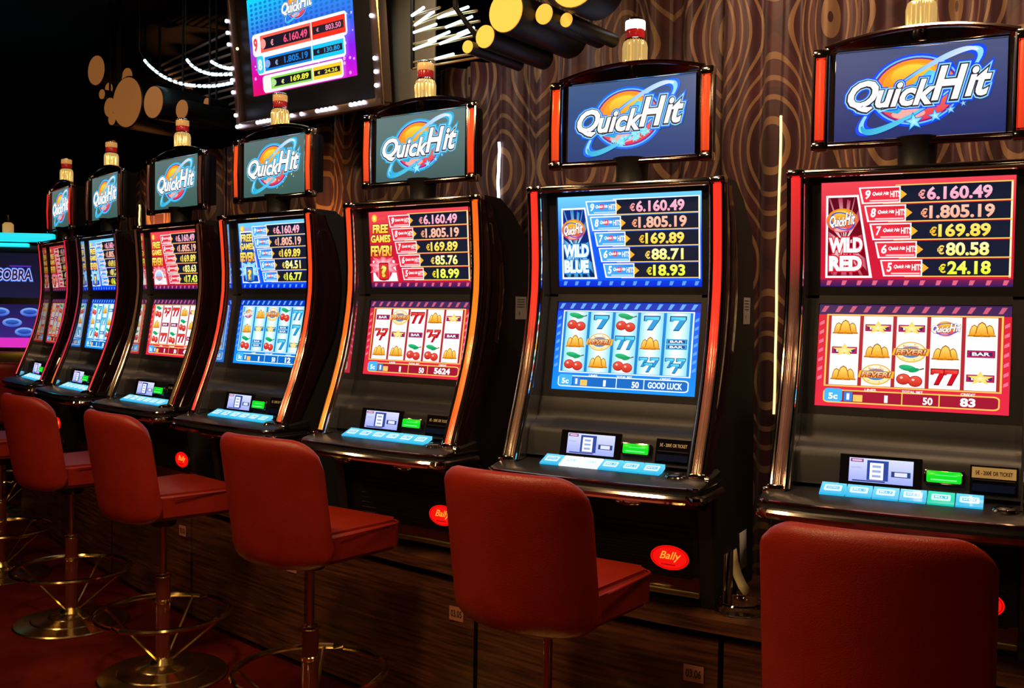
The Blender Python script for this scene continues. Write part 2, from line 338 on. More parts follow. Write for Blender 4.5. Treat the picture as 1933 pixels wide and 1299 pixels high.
def build_shared():
    S = {}
    # cabinet core
    mb = MB()
    mb.prism([(-0.095, 0.57), (-0.125, 0.895), (-0.05, 0.905), (-0.05, 1.80), (0.0, 1.812), (0.075, 1.765), (0.165, 1.685), (0.21, 1.42), (0.235, 0.95), (0.255, 0.57)], -0.283, 0.283, 'black_side')
    S['cabinet'] = mb.mesh('cabinet')
    for sgn, nm in ((1, 'R'), (-1, 'L')):
        x0, x1 = sorted((sgn*0.275, sgn*0.315))
        front = [(F(z)+0.012, z) for z in (0.955, 1.06, 1.14, 1.24, 1.33, 1.42, 1.50, 1.58, 1.65, 1.73, 1.80)]
        rear = [(-0.105, 1.822), (-0.01, 1.82), (0.065, 1.776), (0.165, 1.685), (0.21, 1.42), (0.24, 0.95), (0.257, 0.572)]
        low = [(-0.13, 0.572), (-0.165, 0.80), (-0.185, 0.90)]
        mb = MB(); mb.prism(low+front+rear, x0, x1, 'black_side'); S['side_panel'+nm] = mb.mesh('side_panel', smooth=20)
        # inner cheek, glossy
        xi = sgn*0.2745; mb = MB()
        mb.prism([(F(z)+0.004, z) for z in ZS]+[(-0.045, 1.80), (-0.045, 1.20), (-0.10, 1.05), (-0.19, 0.975)], *sorted((xi, xi-sgn*0.006)), 'cheek_mirror'); S['cheek'+nm] = mb.mesh('inner_cheek', smooth=20)
        # fluted crescent on the outside
        fr = [(F(z)+0.006, z) for z in ZS]
        cres = smoothline([Vector((0, -0.205, 0.95)), Vector((0, -0.13, 1.08)), Vector((0, -0.067, 1.20)), Vector((0, -0.022, 1.29)), Vector((0, 0.002, 1.37)), Vector((0, 0.020, 1.50)), Vector((0, 0.010, 1.60)), Vector((0, -0.02, 1.70)), Vector((0, -0.069, 1.79))], 4)
        mb = MB(); xa = sgn*0.3152; xb = sgn*0.3212; xm = sgn*0.3175; m = len(ZS); rows = []
        def cy(z):
            for p, q in zip(cres, cres[1:]):
                if p.z <= z <= q.z: return p.y+(q.y-p.y)*(z-p.z)/(q.z-p.z)
            return cres[0].y if z < cres[0].z else cres[-1].y
        vs = []; fs = []
        prof = ((0, xa), (0.03, xb), (0.28, xb), (0.34, xm), (0.40, xb), (0.93, xb), (1.0, xa))
        for z in ZS:
            a, b = F(z)+0.006, max(cy(z), F(z)+0.03)
            for t, x in prof: vs.append((x, a+(b-a)*t, z))
        k = len(prof)
        for i in range(m-1):
            for j in range(k-1): fs.append([i*k+j, i*k+j+1, (i+1)*k+j+1, (i+1)*k+j])
        mb.add(vs, fs, 'wine_gloss'); S['flute'+nm] = mb.mesh('side_flute')
        mb = MB(); mb.tube([(sgn*0.3175, max(cy(z), F(z)+0.03)+0.002, z) for z in ZS], 0.0018, 'dark_chrome', 6); S['fedge'+nm] = mb.mesh('flute_edge')
        # chrome rails either side of the light strip
        for q, dx, r in (('o', 0.0165, 0.0068), ('i', -0.0175, 0.0072)):
            mb = MB(); mb.tube([(sgn*(XC+dx), F(z)-0.004, z) for z in ZS], r, 'chrome', 10); S['rail'+q+nm] = mb.mesh('chrome_rail')
        mb = MB(); mb.box((sgn*XC, F(1.80)+0.004, 1.812), (0.050, 0.034, 0.022), 'chrome', 0.008); S['corner'+nm] = mb.mesh('corner_cap')
        mb = MB(); mb.box((sgn*(XC+0.004), -0.262, 0.972), (0.048, 0.030, 0.026), 'chrome', 0.008); mb.lathe([(0, 0), (0.013, 0.002), (0.016, 0.010), (0.013, 0.018), (0, 0.020)], 'chrome', (sgn*0.318, -0.262, 0.962), 12, axis=(sgn, 0, 0)); S['foot'+nm] = mb.mesh('rail_foot')
    # top rail between the corners
    mb = MB(); mb.box((0, -0.122, 1.812), (0.56, 0.030, 0.020), 'dark_chrome', 0.008); mb.tube([(-0.275, -0.137, 1.803), (0.275, -0.137, 1.803)], 0.006, 'chrome', 8); S['top_rail'] = mb.mesh('top_rail')
    mb = MB(); mb.prism([(-0.115, 1.822), (0.0, 1.82), (0.06, 1.78), (-0.10, 1.802)], -0.274, 0.274, 'black_satin'); S['top_cover'] = mb.mesh('top_cover')
    # bezels
    for nm, p0, p1 in (('upper', UP0, UP1), ('lower', LO0, LO1)):
        f, H = panel_map(p0, p1, 1.0); mb = MB()
        def slab(u0, v0, u1, v1, d0, d1):
            vs = [f(u, v/H, d) for d in (d0, d1) for u, v in ((u0, v0), (u1, v0), (u1, v1), (u0, v1))]
            mb.add(vs, [[0, 1, 2, 3], [4, 5, 6, 7], [0, 1, 5, 4], [1, 2, 6, 5], [2, 3, 7, 6], [3, 0, 4, 7]], 'black_satin')
        e = 0.024
        slab(-0.272, -e, -HW-0.001, H+0.016, -0.012, 0.006); slab(HW+0.001, -e, 0.272, H+0.016, -0.012, 0.006)
        slab(-HW-0.001, -e, HW+0.001, -0.001, -0.012, 0.006); slab(-HW-0.001, H+0.001, HW+0.001, H+(0.024 if nm == 'lower' else 0.012), -0.012, 0.006)
        slab(-HW-0.001, -0.001, HW+0.001, H+0.001, -0.012, -0.004)
        S['bezel_'+nm] = mb.mesh('screen_bezel', smooth=None)
    # swept dark panel under the lower screen, with the control face
    prof = [(-0.120, 1.165), (-0.127, 1.150), (-0.138, 1.120), (-0.140, 1.105), (-0.152, 1.090), (-0.176, 1.081), (-0.190, 1.074), (-0.197, 1.064), (-0.2015, 1.055), (-0.213, 0.992), (-0.215, 0.986)]
    mb = MB(); vs = []; fs = []
    for y, z in prof: vs += [(-0.268, y, z), (0.268, y, z)]
    for i in range(len(prof)-1): fs.append([2*i, 2*i+1, 2*i+3, 2*i+2])
    mb.add(vs, fs, 'black_satin'); mb.prism([(-0.118, 1.165), (-0.136, 1.10), (-0.172, 1.079), (-0.192, 1.068), (-0.211, 0.99), (-0.06, 0.97), (-0.06, 1.165)], -0.267, 0.267, 'black_satin')
    S['control_panel'] = mb.mesh('control_panel', smooth=50)
    # deck
    out = [(-0.330, -0.15), (-0.334, -0.30), (-0.326, -0.335), (-0.300, -0.355), (-0.20, -0.368), (0, -0.376), (0.20, -0.368), (0.300, -0.355), (0.326, -0.335), (0.334, -0.30), (0.330, -0.15)]
    mb = MB(); n = len(out)
    def dz(y): return 0.968+(y+0.22)*0.13
    vs = [(x, y, dz(y)) for x, y in out]+[(x*0.975, y*0.985, dz(y)+0.006) for x, y in out]+[(x, y, 0.925) for x, y in out]
    fs = [[n+i for i in range(n)]]+[[i, i+1, n+i+1, n+i] for i in range(n-1)]+[[2*n+i, 2*n+i+1, i+1, i] for i in range(n-1)]+[[2*n+i for i in range(n)][::-1], [0, n, 2*n-1, n-1], [0, n-1, 3*n-1, 2*n]]
    mb.add(vs, fs, 'deck_black'); S['button_deck'] = mb.mesh('button_deck', smooth=40)
    mb = MB(); path = smoothline([Vector((x*1.006, y*1.006, 0.922)) for x, y in out], 3); mb.tube(path, 0.0135, 'chrome', 10, flat=1.0)
    mb.tube([p+Vector((0, 0.004, 0.030)) for p in path], 0.0042, 'dark_chrome', 6); S['deck_rim'] = mb.mesh('deck_rim')
    mb = MB(); mb.prism([(-0.345, 0.912), (-0.30, 0.90), (-0.20, 0.868), (-0.10, 0.86), (-0.10, 0.93), (-0.34, 0.93)], -0.30, 0.30, 'black_satin'); S['deck_apron'] = mb.mesh('deck_apron', smooth=30)
    mb = MB(); mb.lathe([(0, 0), (0.030, 0), (0.034, 0.003), (0.030, 0.006), (0.012, 0.007), (0.010, 0.004), (0, 0.004)], 'dark_chrome', seg=20); S['lock'] = mb.mesh('lock_plate')
    # belly door
    mb = MB(); mb.box((0, -0.112, 0.745), (0.552, 0.05, 0.26), 'black_satin', 0.006)
    for k in range(9): mb.box((0.02, -0.139, 0.655+0.018*k), (0.46, 0.008, 0.006), 'black_satin', 0.002, seg=1)
    S['belly_door'] = mb.mesh('belly_door')
    mb = MB(); mb.box((0, -0.12, 0.634), (0.55, 0.035, 0.05), 'maroon_paint', 0.004); S['kick_panel'] = mb.mesh('kick_panel')
    mb = MB(); mb.box((0, -0.128, 0.606), (0.55, 0.03, 0.020), 'dull_brass', 0.006); S['brass_bar'] = mb.mesh('brass_bar')
    # oval emblem: red lit lens with yellow script
    def em(u, v, d): return (0.182+u, -0.1475-d, 0.708+v)
    p = Pic(em); p.disc(0, 0, 0.060, 0.036, (0.95, 0.006, 0.004), 0, n=32); p.band(0, 0, 0.055, 0.032, 0.03, (0.6, 0.0, 0.0), 1)
    p.text('Bally', 0.002, 0.003, 0.066, 0.030, (1.0, 0.42, 0.03), 2, 0.01, 0.35); p.rect(-0.025, -0.022, 0.018, -0.0195, (0.2, 0, 0), 2)
    p.mb.lathe([(0.060, -0.0005), (0.064, -0.002), (0.066, -0.008), (0, -0.008)], 'black_satin', (0, 0, 0), 32, axis=(0, -1, 0))
    b0 = len(p.mb.v)-32*4
    for i in range(b0, len(p.mb.v)):
        x, y, z = p.mb.v[i]; p.mb.v[i] = (0.182+x, -0.1475+y, 0.708+z*0.6)
    S['emblem'] = p.mb.mesh('oval_emblem', smooth=None, fixn=False)
    # topper: neck, frame, arched cap
    mb = MB(); mb.lathe([(0.055, 1.80), (0.048, 1.83), (0.050, 1.88), (0.060, 1.90)], 'black_satin', (0, -0.055, 0), 20); S['topper_neck'] = mb.mesh('topper_neck')
    mb = MB(); arch = [(-0.236, 2.125)]+[(-0.236+0.472*t, 2.147+0.034*(1-(2*t-1)**2)) for t in [i/14 for i in range(15)]]+[(0.236, 2.125)]
    lo = [(0.236, 1.893), (-0.236, 1.893)]
    poly = arch+lo; n = len(poly); vs = [(x, -0.070, z) for x, z in poly]+[(x*0.95, 0.0, 2.0+(z-2.0)*0.9) for x, z in poly]
    mb.add(vs, [list(range(n)), [n+i for i in range(n)][::-1]]+[[i, (i+1) % n, n+(i+1) % n, n+i] for i in range(n)], 'black_satin'); S['topper_shell'] = mb.mesh('topper_shell', smooth=30)
    mb = MB(); mb.tube([(x, -0.086, z+0.004) for x, z in arch[1:-1]], 0.0075, 'dark_chrome', 8)
    band = [(x, z) for x, z in arch[1:-1]]; vs = [(x, -0.085, z) for x, z in band]+[(x, -0.075, 2.138) for x, z in band]; m2 = len(band)
    mb.add(vs, [[i, i+1, m2+i+1, m2+i] for i in range(m2-1)], 'dark_chrome'); mb.tube([(-0.215, -0.089, 2.138), (0.215, -0.089, 2.138)], 0.0035, 'chrome', 6)
    S['topper_trim'] = mb.mesh('topper_trim'); mb = MB()
    mb.box((0, -0.082, 1.886), (0.455, 0.024, 0.016), 'dark_chrome', 0.006); mb.tube([(-0.225, -0.092, 1.894), (0.225, -0.092, 1.894)], 0.0035, 'chrome', 6)
    S['lower_trim'] = mb.mesh('topper_lower_trim')
    for sgn, nm in ((1, 'R'), (-1, 'L')):
        mb = MB(); x = sgn*0.246
        for dx, r in ((0.0165, 0.006), (-0.0175, 0.0062)): mb.tube([(x+dx*sgn, -0.092, 1.886), (x+dx*sgn, -0.096, 2.0), (x+dx*sgn, -0.092, 2.142)], r, 'chrome', 8)
        mb.box((x, -0.082, 1.888), (0.046, 0.034, 0.028), 'chrome', 0.008); mb.box((x, -0.082, 2.137), (0.046, 0.034, 0.028), 'chrome', 0.008); mb.box((x, -0.070, 2.01), (0.036, 0.026, 0.24), 'black_satin', 0.003)
        S['tframe'+nm] = mb.mesh('topper_post')
    mb = MB(); mb.box((0, -0.072, 2.016), (0.424, 0.016, 0.242), 'black_gloss', 0.003); S['tback'] = mb.mesh('screen_back')
    # beacon
    y = -0.05
    mb = MB(); mb.lathe([(0.034, 2.150), (0.037, 2.160), (0.037, 2.185)], 'dark_chrome', (0, y, 0), 24); S['beacon_base'] = mb.mesh('beacon_base')
    mb = MB(); mb.lathe([(0.0365, 2.184), (0.037, 2.240), (0.034, 2.254), (0.028, 2.260)], 'lens_gold', (0, y, 0), 96, 18, 0.055); S['beacon_lens'] = mb.mesh('beacon_lens')
    mb = MB(); mb.lathe([(0.029, 2.258), (0.032, 2.262), (0.029, 2.266)], 'chrome', (0, y, 0), 24); S['beacon_ring'] = mb.mesh('beacon_ring')
    mb = MB(); mb.lathe([(0.0285, 2.266), (0.0295, 2.270), (0.0295, 2.288), (0.0285, 2.292)], 'lens_red', (0, y, 0), 24); S['beacon_band'] = mb.mesh('beacon_band')
    for q, mm in (('', 'lens_amber'), ('w', 'lens_white')):
        mb = MB(); mb.lathe([(0.029, 2.292), (0.031, 2.295), (0.031, 2.316), (0.029, 2.320)], mm, (0, y, 0), 24); S['beacon_top'+q] = mb.mesh('beacon_top_lens')
    mb = MB(); mb.lathe([(0.030, 2.319), (0.030, 2.323), (0.022, 2.329), (0.010, 2.331), (0, 2.3315)], 'chrome', (0, y, 0), 24); S['beacon_cap'] = mb.mesh('beacon_cap')
    # control face details: display recess frame, start button bezel, ticket slot, round button
    def cf(u, v, d): return (u, -0.2005-0.0135*(1.0-v/0.06)-d*0.98, 0.998+v+d*0.2)
    S['cf'] = cf
    def cbox(mb, u0, v0, u1, v1, d0, d1, m):
        vs = [cf(u, v, d) for d in (d0, d1) for u, v in ((u0, v0), (u1, v0), (u1, v1), (u0, v1))]
        mb.add(vs, [[0, 1, 2, 3], [4, 5, 6, 7], [0, 1, 5, 4], [1, 2, 6, 5], [2, 3, 7, 6], [3, 0, 4, 7]], m)
    mb = MB(); cbox(mb, -0.152, -0.006, 0.046, 0.070, -0.004, 0.002, 'black_gloss'); S['disp_frame'] = mb.mesh('display_frame', smooth=None)
    mb = MB(); cbox(mb, 0.048, 0.008, 0.150, 0.056, -0.004, 0.002, 'black_satin')
    bb = MB(); bb.box((0.098, -0.2145, 1.029), (0.094, 0.014, 0.038), 'dark_chrome', 0.006, rot=Matrix.Rotation(radians(-12), 3, 'X')); S['start_frame'] = bb.mesh('button_surround')
    mb = MB(); cbox(mb, 0.156, -0.002, 0.262, 0.066, -0.004, 0.003, 'black_gloss'); cbox(mb, 0.162, 0.004, 0.256, 0.022, 0.003, 0.009, 'slot_blue'); cbox(mb, 0.162, 0.030, 0.256, 0.033, 0.003, 0.006, 'black_satin'); S['ticket_slot'] = mb.mesh('ticket_slot', smooth=None)
    mb = MB(); mb.lathe([(0.029, 0), (0.030, 0.004), (0.026, 0.008)], 'dark_chrome', seg=24); mb.lathe([(0.024, 0.002), (0.024, 0.010), (0.018, 0.013), (0, 0.0135)], 'black_gloss', seg=24); S['round_button'] = mb.mesh('round_button')
    return S
S = build_shared()

# ------------------------------------------------------------------ symbols on the reels (cell width w, height h)
RED, DRED = (0.85, 0.01, 0.02), (0.35, 0.0, 0.01)
def sy_seven(p, cx, cy, w, h, n, blue, L):
    c1, c2 = ((0.02, 0.35, 0.75), (0.10, 0.75, 1.0)) if blue else ((0.65, 0.0, 0.015), (0.95, 0.06, 0.05)); dark = (0.0, 0.05, 0.22) if blue else (0.20, 0, 0)
    W = w*(0.62 if n == 1 else 0.42 if n == 2 else 0.36); H = h*(0.62 if n == 1 else 0.60 if n == 2 else 0.42)
    pos = [(0, 0)] if n == 1 else [(-0.21, 0), (0.21, 0)] if n == 2 else [(-0.24, 0.10), (0.24, 0.10), (0, -0.16)]
    for i, (dx, dy) in enumerate(pos):
        x, y = cx+dx*w, cy+dy*h
        for k, (g, c, t) in enumerate(((1.16, dark, None), (1.0, c1, c2))):
            sw, sh = W*g/2, H*g/2
            pts = [(-1, 1), (1, 1), (1, 0.55), (0.15, -1), (-0.55, -1), (0.15, 0.45), (-0.55, 0.45), (-0.75, 0.25), (-1, 0.25)]
            p.poly([(x+a*sw, y+b*sh) for a, b in pts[:3]]+[(x+0.15*sw, y+0.45*sh)]+[(x+a*sw, y+b*sh) for a, b in pts[6:]], c, L+2*i+k, [t or c]*3+[c]*4)
            p.poly([(x+1*sw, y+0.55*sh), (x+0.15*sw, y-1*sh), (x-0.55*sw, y-1*sh), (x+0.15*sw, y+0.45*sh)], c, L+2*i+k)
def sy_cherry(p, cx, cy, w, h, L):
    w *= 1.3; h *= 1.25; cy += 0.02*h
    for dx, dy in ((-0.16, -0.14), (0.14, -0.20)):
        p.disc(cx+dx*w, cy+dy*h, w*0.185, h*0.19, (0.30, 0.0, 0.0), L, n=16); p.disc(cx+dx*w, cy+dy*h, w*0.165, h*0.17, (0.62, 0.015, 0.01), L+1, top=(0.95, 0.10, 0.06), n=16)
        p.disc(cx+dx*w-0.05*w, cy+dy*h+0.05*h, w*0.04, h*0.04, (1, 0.7, 0.6), L+2, n=8)
    p.poly([(cx-0.02*w, cy+0.10*h), (cx+0.02*w, cy+0.10*h), (cx+0.36*w, cy+0.22*h), (cx+0.34*w, cy+0.26*h)], (0.12, 0.05, 0.02), L+1)
    p.disc(cx-0.06*w, cy+0.24*h, w*0.24, h*0.10, (0.0, 0.30, 0.08), L+2, n=14, rot=-0.35, top=(0.02, 0.62, 0.25)); p.disc(cx+0.10*w, cy+0.17*h, w*0.15, h*0.07, (0.0, 0.38, 0.12), L+3, n=12, rot=0.5)
def sy_bell(p, cx, cy, w, h, L):
    for i, (dx, sc) in enumerate(((-0.24, 0.78), (0.24, 0.78), (0, 1.0))):
        x = cx+dx*w; a, b = 0.20*w*sc, 0.26*h*sc; y = cy+(-0.03 if dx else 0.02)*h
        for k, (g, c, t) in enumerate(((1.22, (0.50, 0.13, 0.0), None), (1.0, (0.95, 0.36, 0.01), (1.0, 0.80, 0.16)))):
            pts = [(-1.15, -1), (1.15, -1), (0.85, -0.62), (0.70, 0.15), (0.45, 0.72), (0, 1.0), (-0.45, 0.72), (-0.70, 0.15), (-0.85, -0.62)]
            p.poly([(x+u*a*g, y+v*b*g) for u, v in pts], c, L+3*i+k, [mixc(c, t or c, (v+1)/2) for u, v in pts])
        p.disc(x, y-b*1.05, a*0.28, b*0.22, (0.75, 0.25, 0.0), L+3*i+2, n=10)
def sy_bar(p, cx, cy, w, h, blue, kind, L):
    fr = (0.0, 0.10, 0.40) if blue else (0.30, 0.0, 0.08); inn = (0.02, 0.45, 0.85) if blue else (0.60, 0.01, 0.10)
    n = {'bar': 1, 'bar2': 2, 'star': 1}[kind]
    for i in range(n):
        y = cy+(0.0 if n == 1 else (0.13 if i == 0 else -0.13))*h; hh = 0.15*h if n == 1 else 0.115*h
        p.rect(cx-0.44*w, y-hh, cx+0.44*w, y+hh, fr, L); p.rect(cx-0.41*w, y-hh*0.82, cx+0.41*w, y+hh*0.82, inn, L+1); p.rect(cx-0.36*w, y-hh*0.55, cx+0.36*w, y+hh*0.55, (0.06, 0.02, 0.12) if not blue else (0.01, 0.06, 0.3), L+2)
        p.text('BAR', cx, y, 0.56*w, hh*0.95, (1.1, 1.1, 1.1), L+3, 0.03)
    if kind == 'star': p.star(cx, cy, 0.30*h, (1.0, 0.72, 0.05), L+4, col2=(1, 0.95, 0.5))
def sy_fever(p, cx, cy, w, h, L):
    p.disc(cx, cy, 0.52*w, 0.44*h, (0.9, 0.42, 0.03), L, n=24); p.disc(cx, cy, 0.48*w, 0.40*h, (1.0, 0.85, 0.35), L+1, top=(1, 1, 0.8), n=24); p.disc(cx, cy, 0.36*w, 0.24*h, (0.05, 0.22, 0.65), L+2, n=20)
    for k in range(7): a = 0.45*pi*k/6*4+0.3; p.disc(cx+0.42*w*cos(a), cy+0.34*h*sin(a), 0.03*w, 0.03*h, (1, 0.5, 0.05), L+2, n=8)
    p.text('FREE GAMES', cx, cy+0.22*h, 0.5*w, 0.08*h, (0.8, 0.2, 0.02), L+3, 0.02)
    p.poly([(cx-0.62*w, cy-0.15*h), (cx+0.58*w, cy-0.15*h), (cx+0.62*w, cy+0.15*h), (cx-0.56*w, cy+0.15*h)], (1.0, 0.50, 0.03), L+3)
    p.text('FEVER!', cx, cy, 1.02*w, 0.24*h, (0.16, 0.01, 0.0), L+4, 0.11, 0.2, ref=0.04); p.text('FEVER!', cx, cy, 1.02*w, 0.24*h, (0.95, 0.10, 0.02), L+5, 0.04, 0.2, top=(1, 0.85, 0.45))
def logo(p, cx, cy, w, h, L, glow=(0.0, 0.13, 1.0), stars=0, sphere=True, lite=False, asp=1.0):
    """sphere with a ring and two slanted words; w is the full width of the words, h the height of the sphere"""
    if sphere:
        R = h*0.5; X = R*asp; y0 = cy+0.02*h; x0 = cx-0.02*w
        if not lite: p.disc(x0, y0, X*1.40, R*1.13, glow, L, n=40); p.disc(x0, y0, X*1.31, R*1.06, (0.16, 0.62, 1.0), L+1, n=40); p.disc(x0, y0, X*1.26, R*1.01, (0.20, 0.01, 0.30), L+2, n=40)
        p.disc(x0, y0, X*1.19, R*0.96, (0.85, 0.03, 0.10), L+3, top=(1.0, 0.34, 0.01), n=40); p.disc(cx-0.03*w, cy+0.10*h, X*0.92, R*0.68, (0.95, 0.10, 0.01), L+4, top=(1.0, 0.52, 0.02), n=30); p.disc(cx-0.04*w, cy+0.24*h, X*0.62, R*0.36, (1.0, 0.30, 0.01), L+5, top=(1.0, 0.75, 0.06), n=24)
        p.disc(cx-0.06*w, cy-0.34*h, X*0.5, R*0.16, (1.0, 0.45, 0.40), L+4, n=20)
        # orbit ring, broad in front and thin where it swings behind
        if not lite:
            rot = radians(33); p.band(cx+0.01*w, cy, w*0.46, h*0.27, 0.10, glow, L+6, rot, 0, 360, n=56); p.band(cx+0.01*w, cy, w*0.46, h*0.27, 0.045, (0.30, 0.78, 1.0), L+7, rot, 0, 360, n=56)
            p.band(cx+0.01*w, cy, w*0.455, h*0.265, lambda t: 0.02+0.11*sin(pi*t)**2, (0.0, 0.40, 0.70), L+8, rot, 170, 290, (0.15, 0.75, 1.0), n=24)
            p.band(cx+0.01*w, cy, w*0.455, h*0.265, lambda t: 0.02+0.12*sin(pi*t)**2, (0.9, 0.95, 1.15), L+8, rot, 5, 110, (0.05, 0.50, 0.95), n=24)
            p.poly([(cx-0.24*w, cy-0.27*h), (cx-0.13*w, cy-0.33*h), (cx+0.17*w, cy+0.25*h), (cx+0.07*w, cy+0.31*h)], [(0.0, 0.50, 0.80), (0.0, 0.40, 0.70), (0.25, 0.85, 1.1), (0.05, 0.60, 0.95)], L+8)
        else: p.band(cx, cy, w*0.40, h*0.36, 0.07, (0.05, 0.10, 0.7), L+6, radians(25), 0, 360, n=28)
    words = (('Q', -0.375, -0.03, 0.215, 0.50, 0.0), ('uick', -0.085, -0.025, 0.41, 0.40, 0.05), ('H', 0.205, 0.09, 0.235, 0.52, 0.0), ('it', 0.39, 0.075, 0.17, 0.45, 0.0))
    for st, dx, dy, ww_, hh, r in words:
        x, y = cx+dx*w, cy+dy*h
        if not lite: p.text(st, x, y, ww_*w, hh*h, glow, L+9, 0.128, 0.32, ref=0.03); p.text(st, x, y, ww_*w, hh*h, (0.30, 0.78, 1.1), L+10, 0.094, 0.32, ref=0.03)
        p.text(st, x, y, ww_*w, hh*h, (0.02, 0.01, 0.03), L+11, 0.066, 0.32, ref=0.03)
        p.text(st, x+0.003*w, y+0.005*h, ww_*w, hh*h, (1.25, 1.22, 1.18), L+12, 0.03, 0.32)
    if stars == 1:
        for x, y, r, c in ((-0.02, -0.47, 0.13, (0.1, 0.75, 1.0)), (0.12, -0.40, 0.10, (0.05, 0.55, 1.0)), (0.22, -0.32, 0.07, (0.02, 0.35, 0.9)), (0.30, -0.24, 0.05, (0.02, 0.2, 0.7))): p.star(cx+x*w, cy+y*h, r*h*1.2, (0.0, 0.12, 0.7), L+9, rot=0.15); p.star(cx+x*w, cy+y*h, r*h, c, L+10, rot=0.15, col2=(0.6, 1.0, 1.1))
    elif stars == 2:
        rr = random.Random(3)
        for k in range(26): t = rr.random(); p.star(cx+(-0.16+0.34*t)*w, cy+(-0.50+0.20*t+0.12*rr.random())*h, (0.03+0.05*rr.random())*h, (0.15, 0.75, 1.0), L+10, rot=rr.random(), col2=(0.5, 1.0, 1.1))
    elif stars == 3:
        rr = random.Random(5)
        for k in range(22): a = rr.random()*2*pi; q = 0.3+0.35*rr.random(); p.star(cx+0.10*w+q*0.5*w*cos(a), cy-0.12*h+q*h*0.7*sin(a), (0.015+0.02*rr.random())*h, (0.9, 1.0, 0.6), L+13, rot=rr.random())

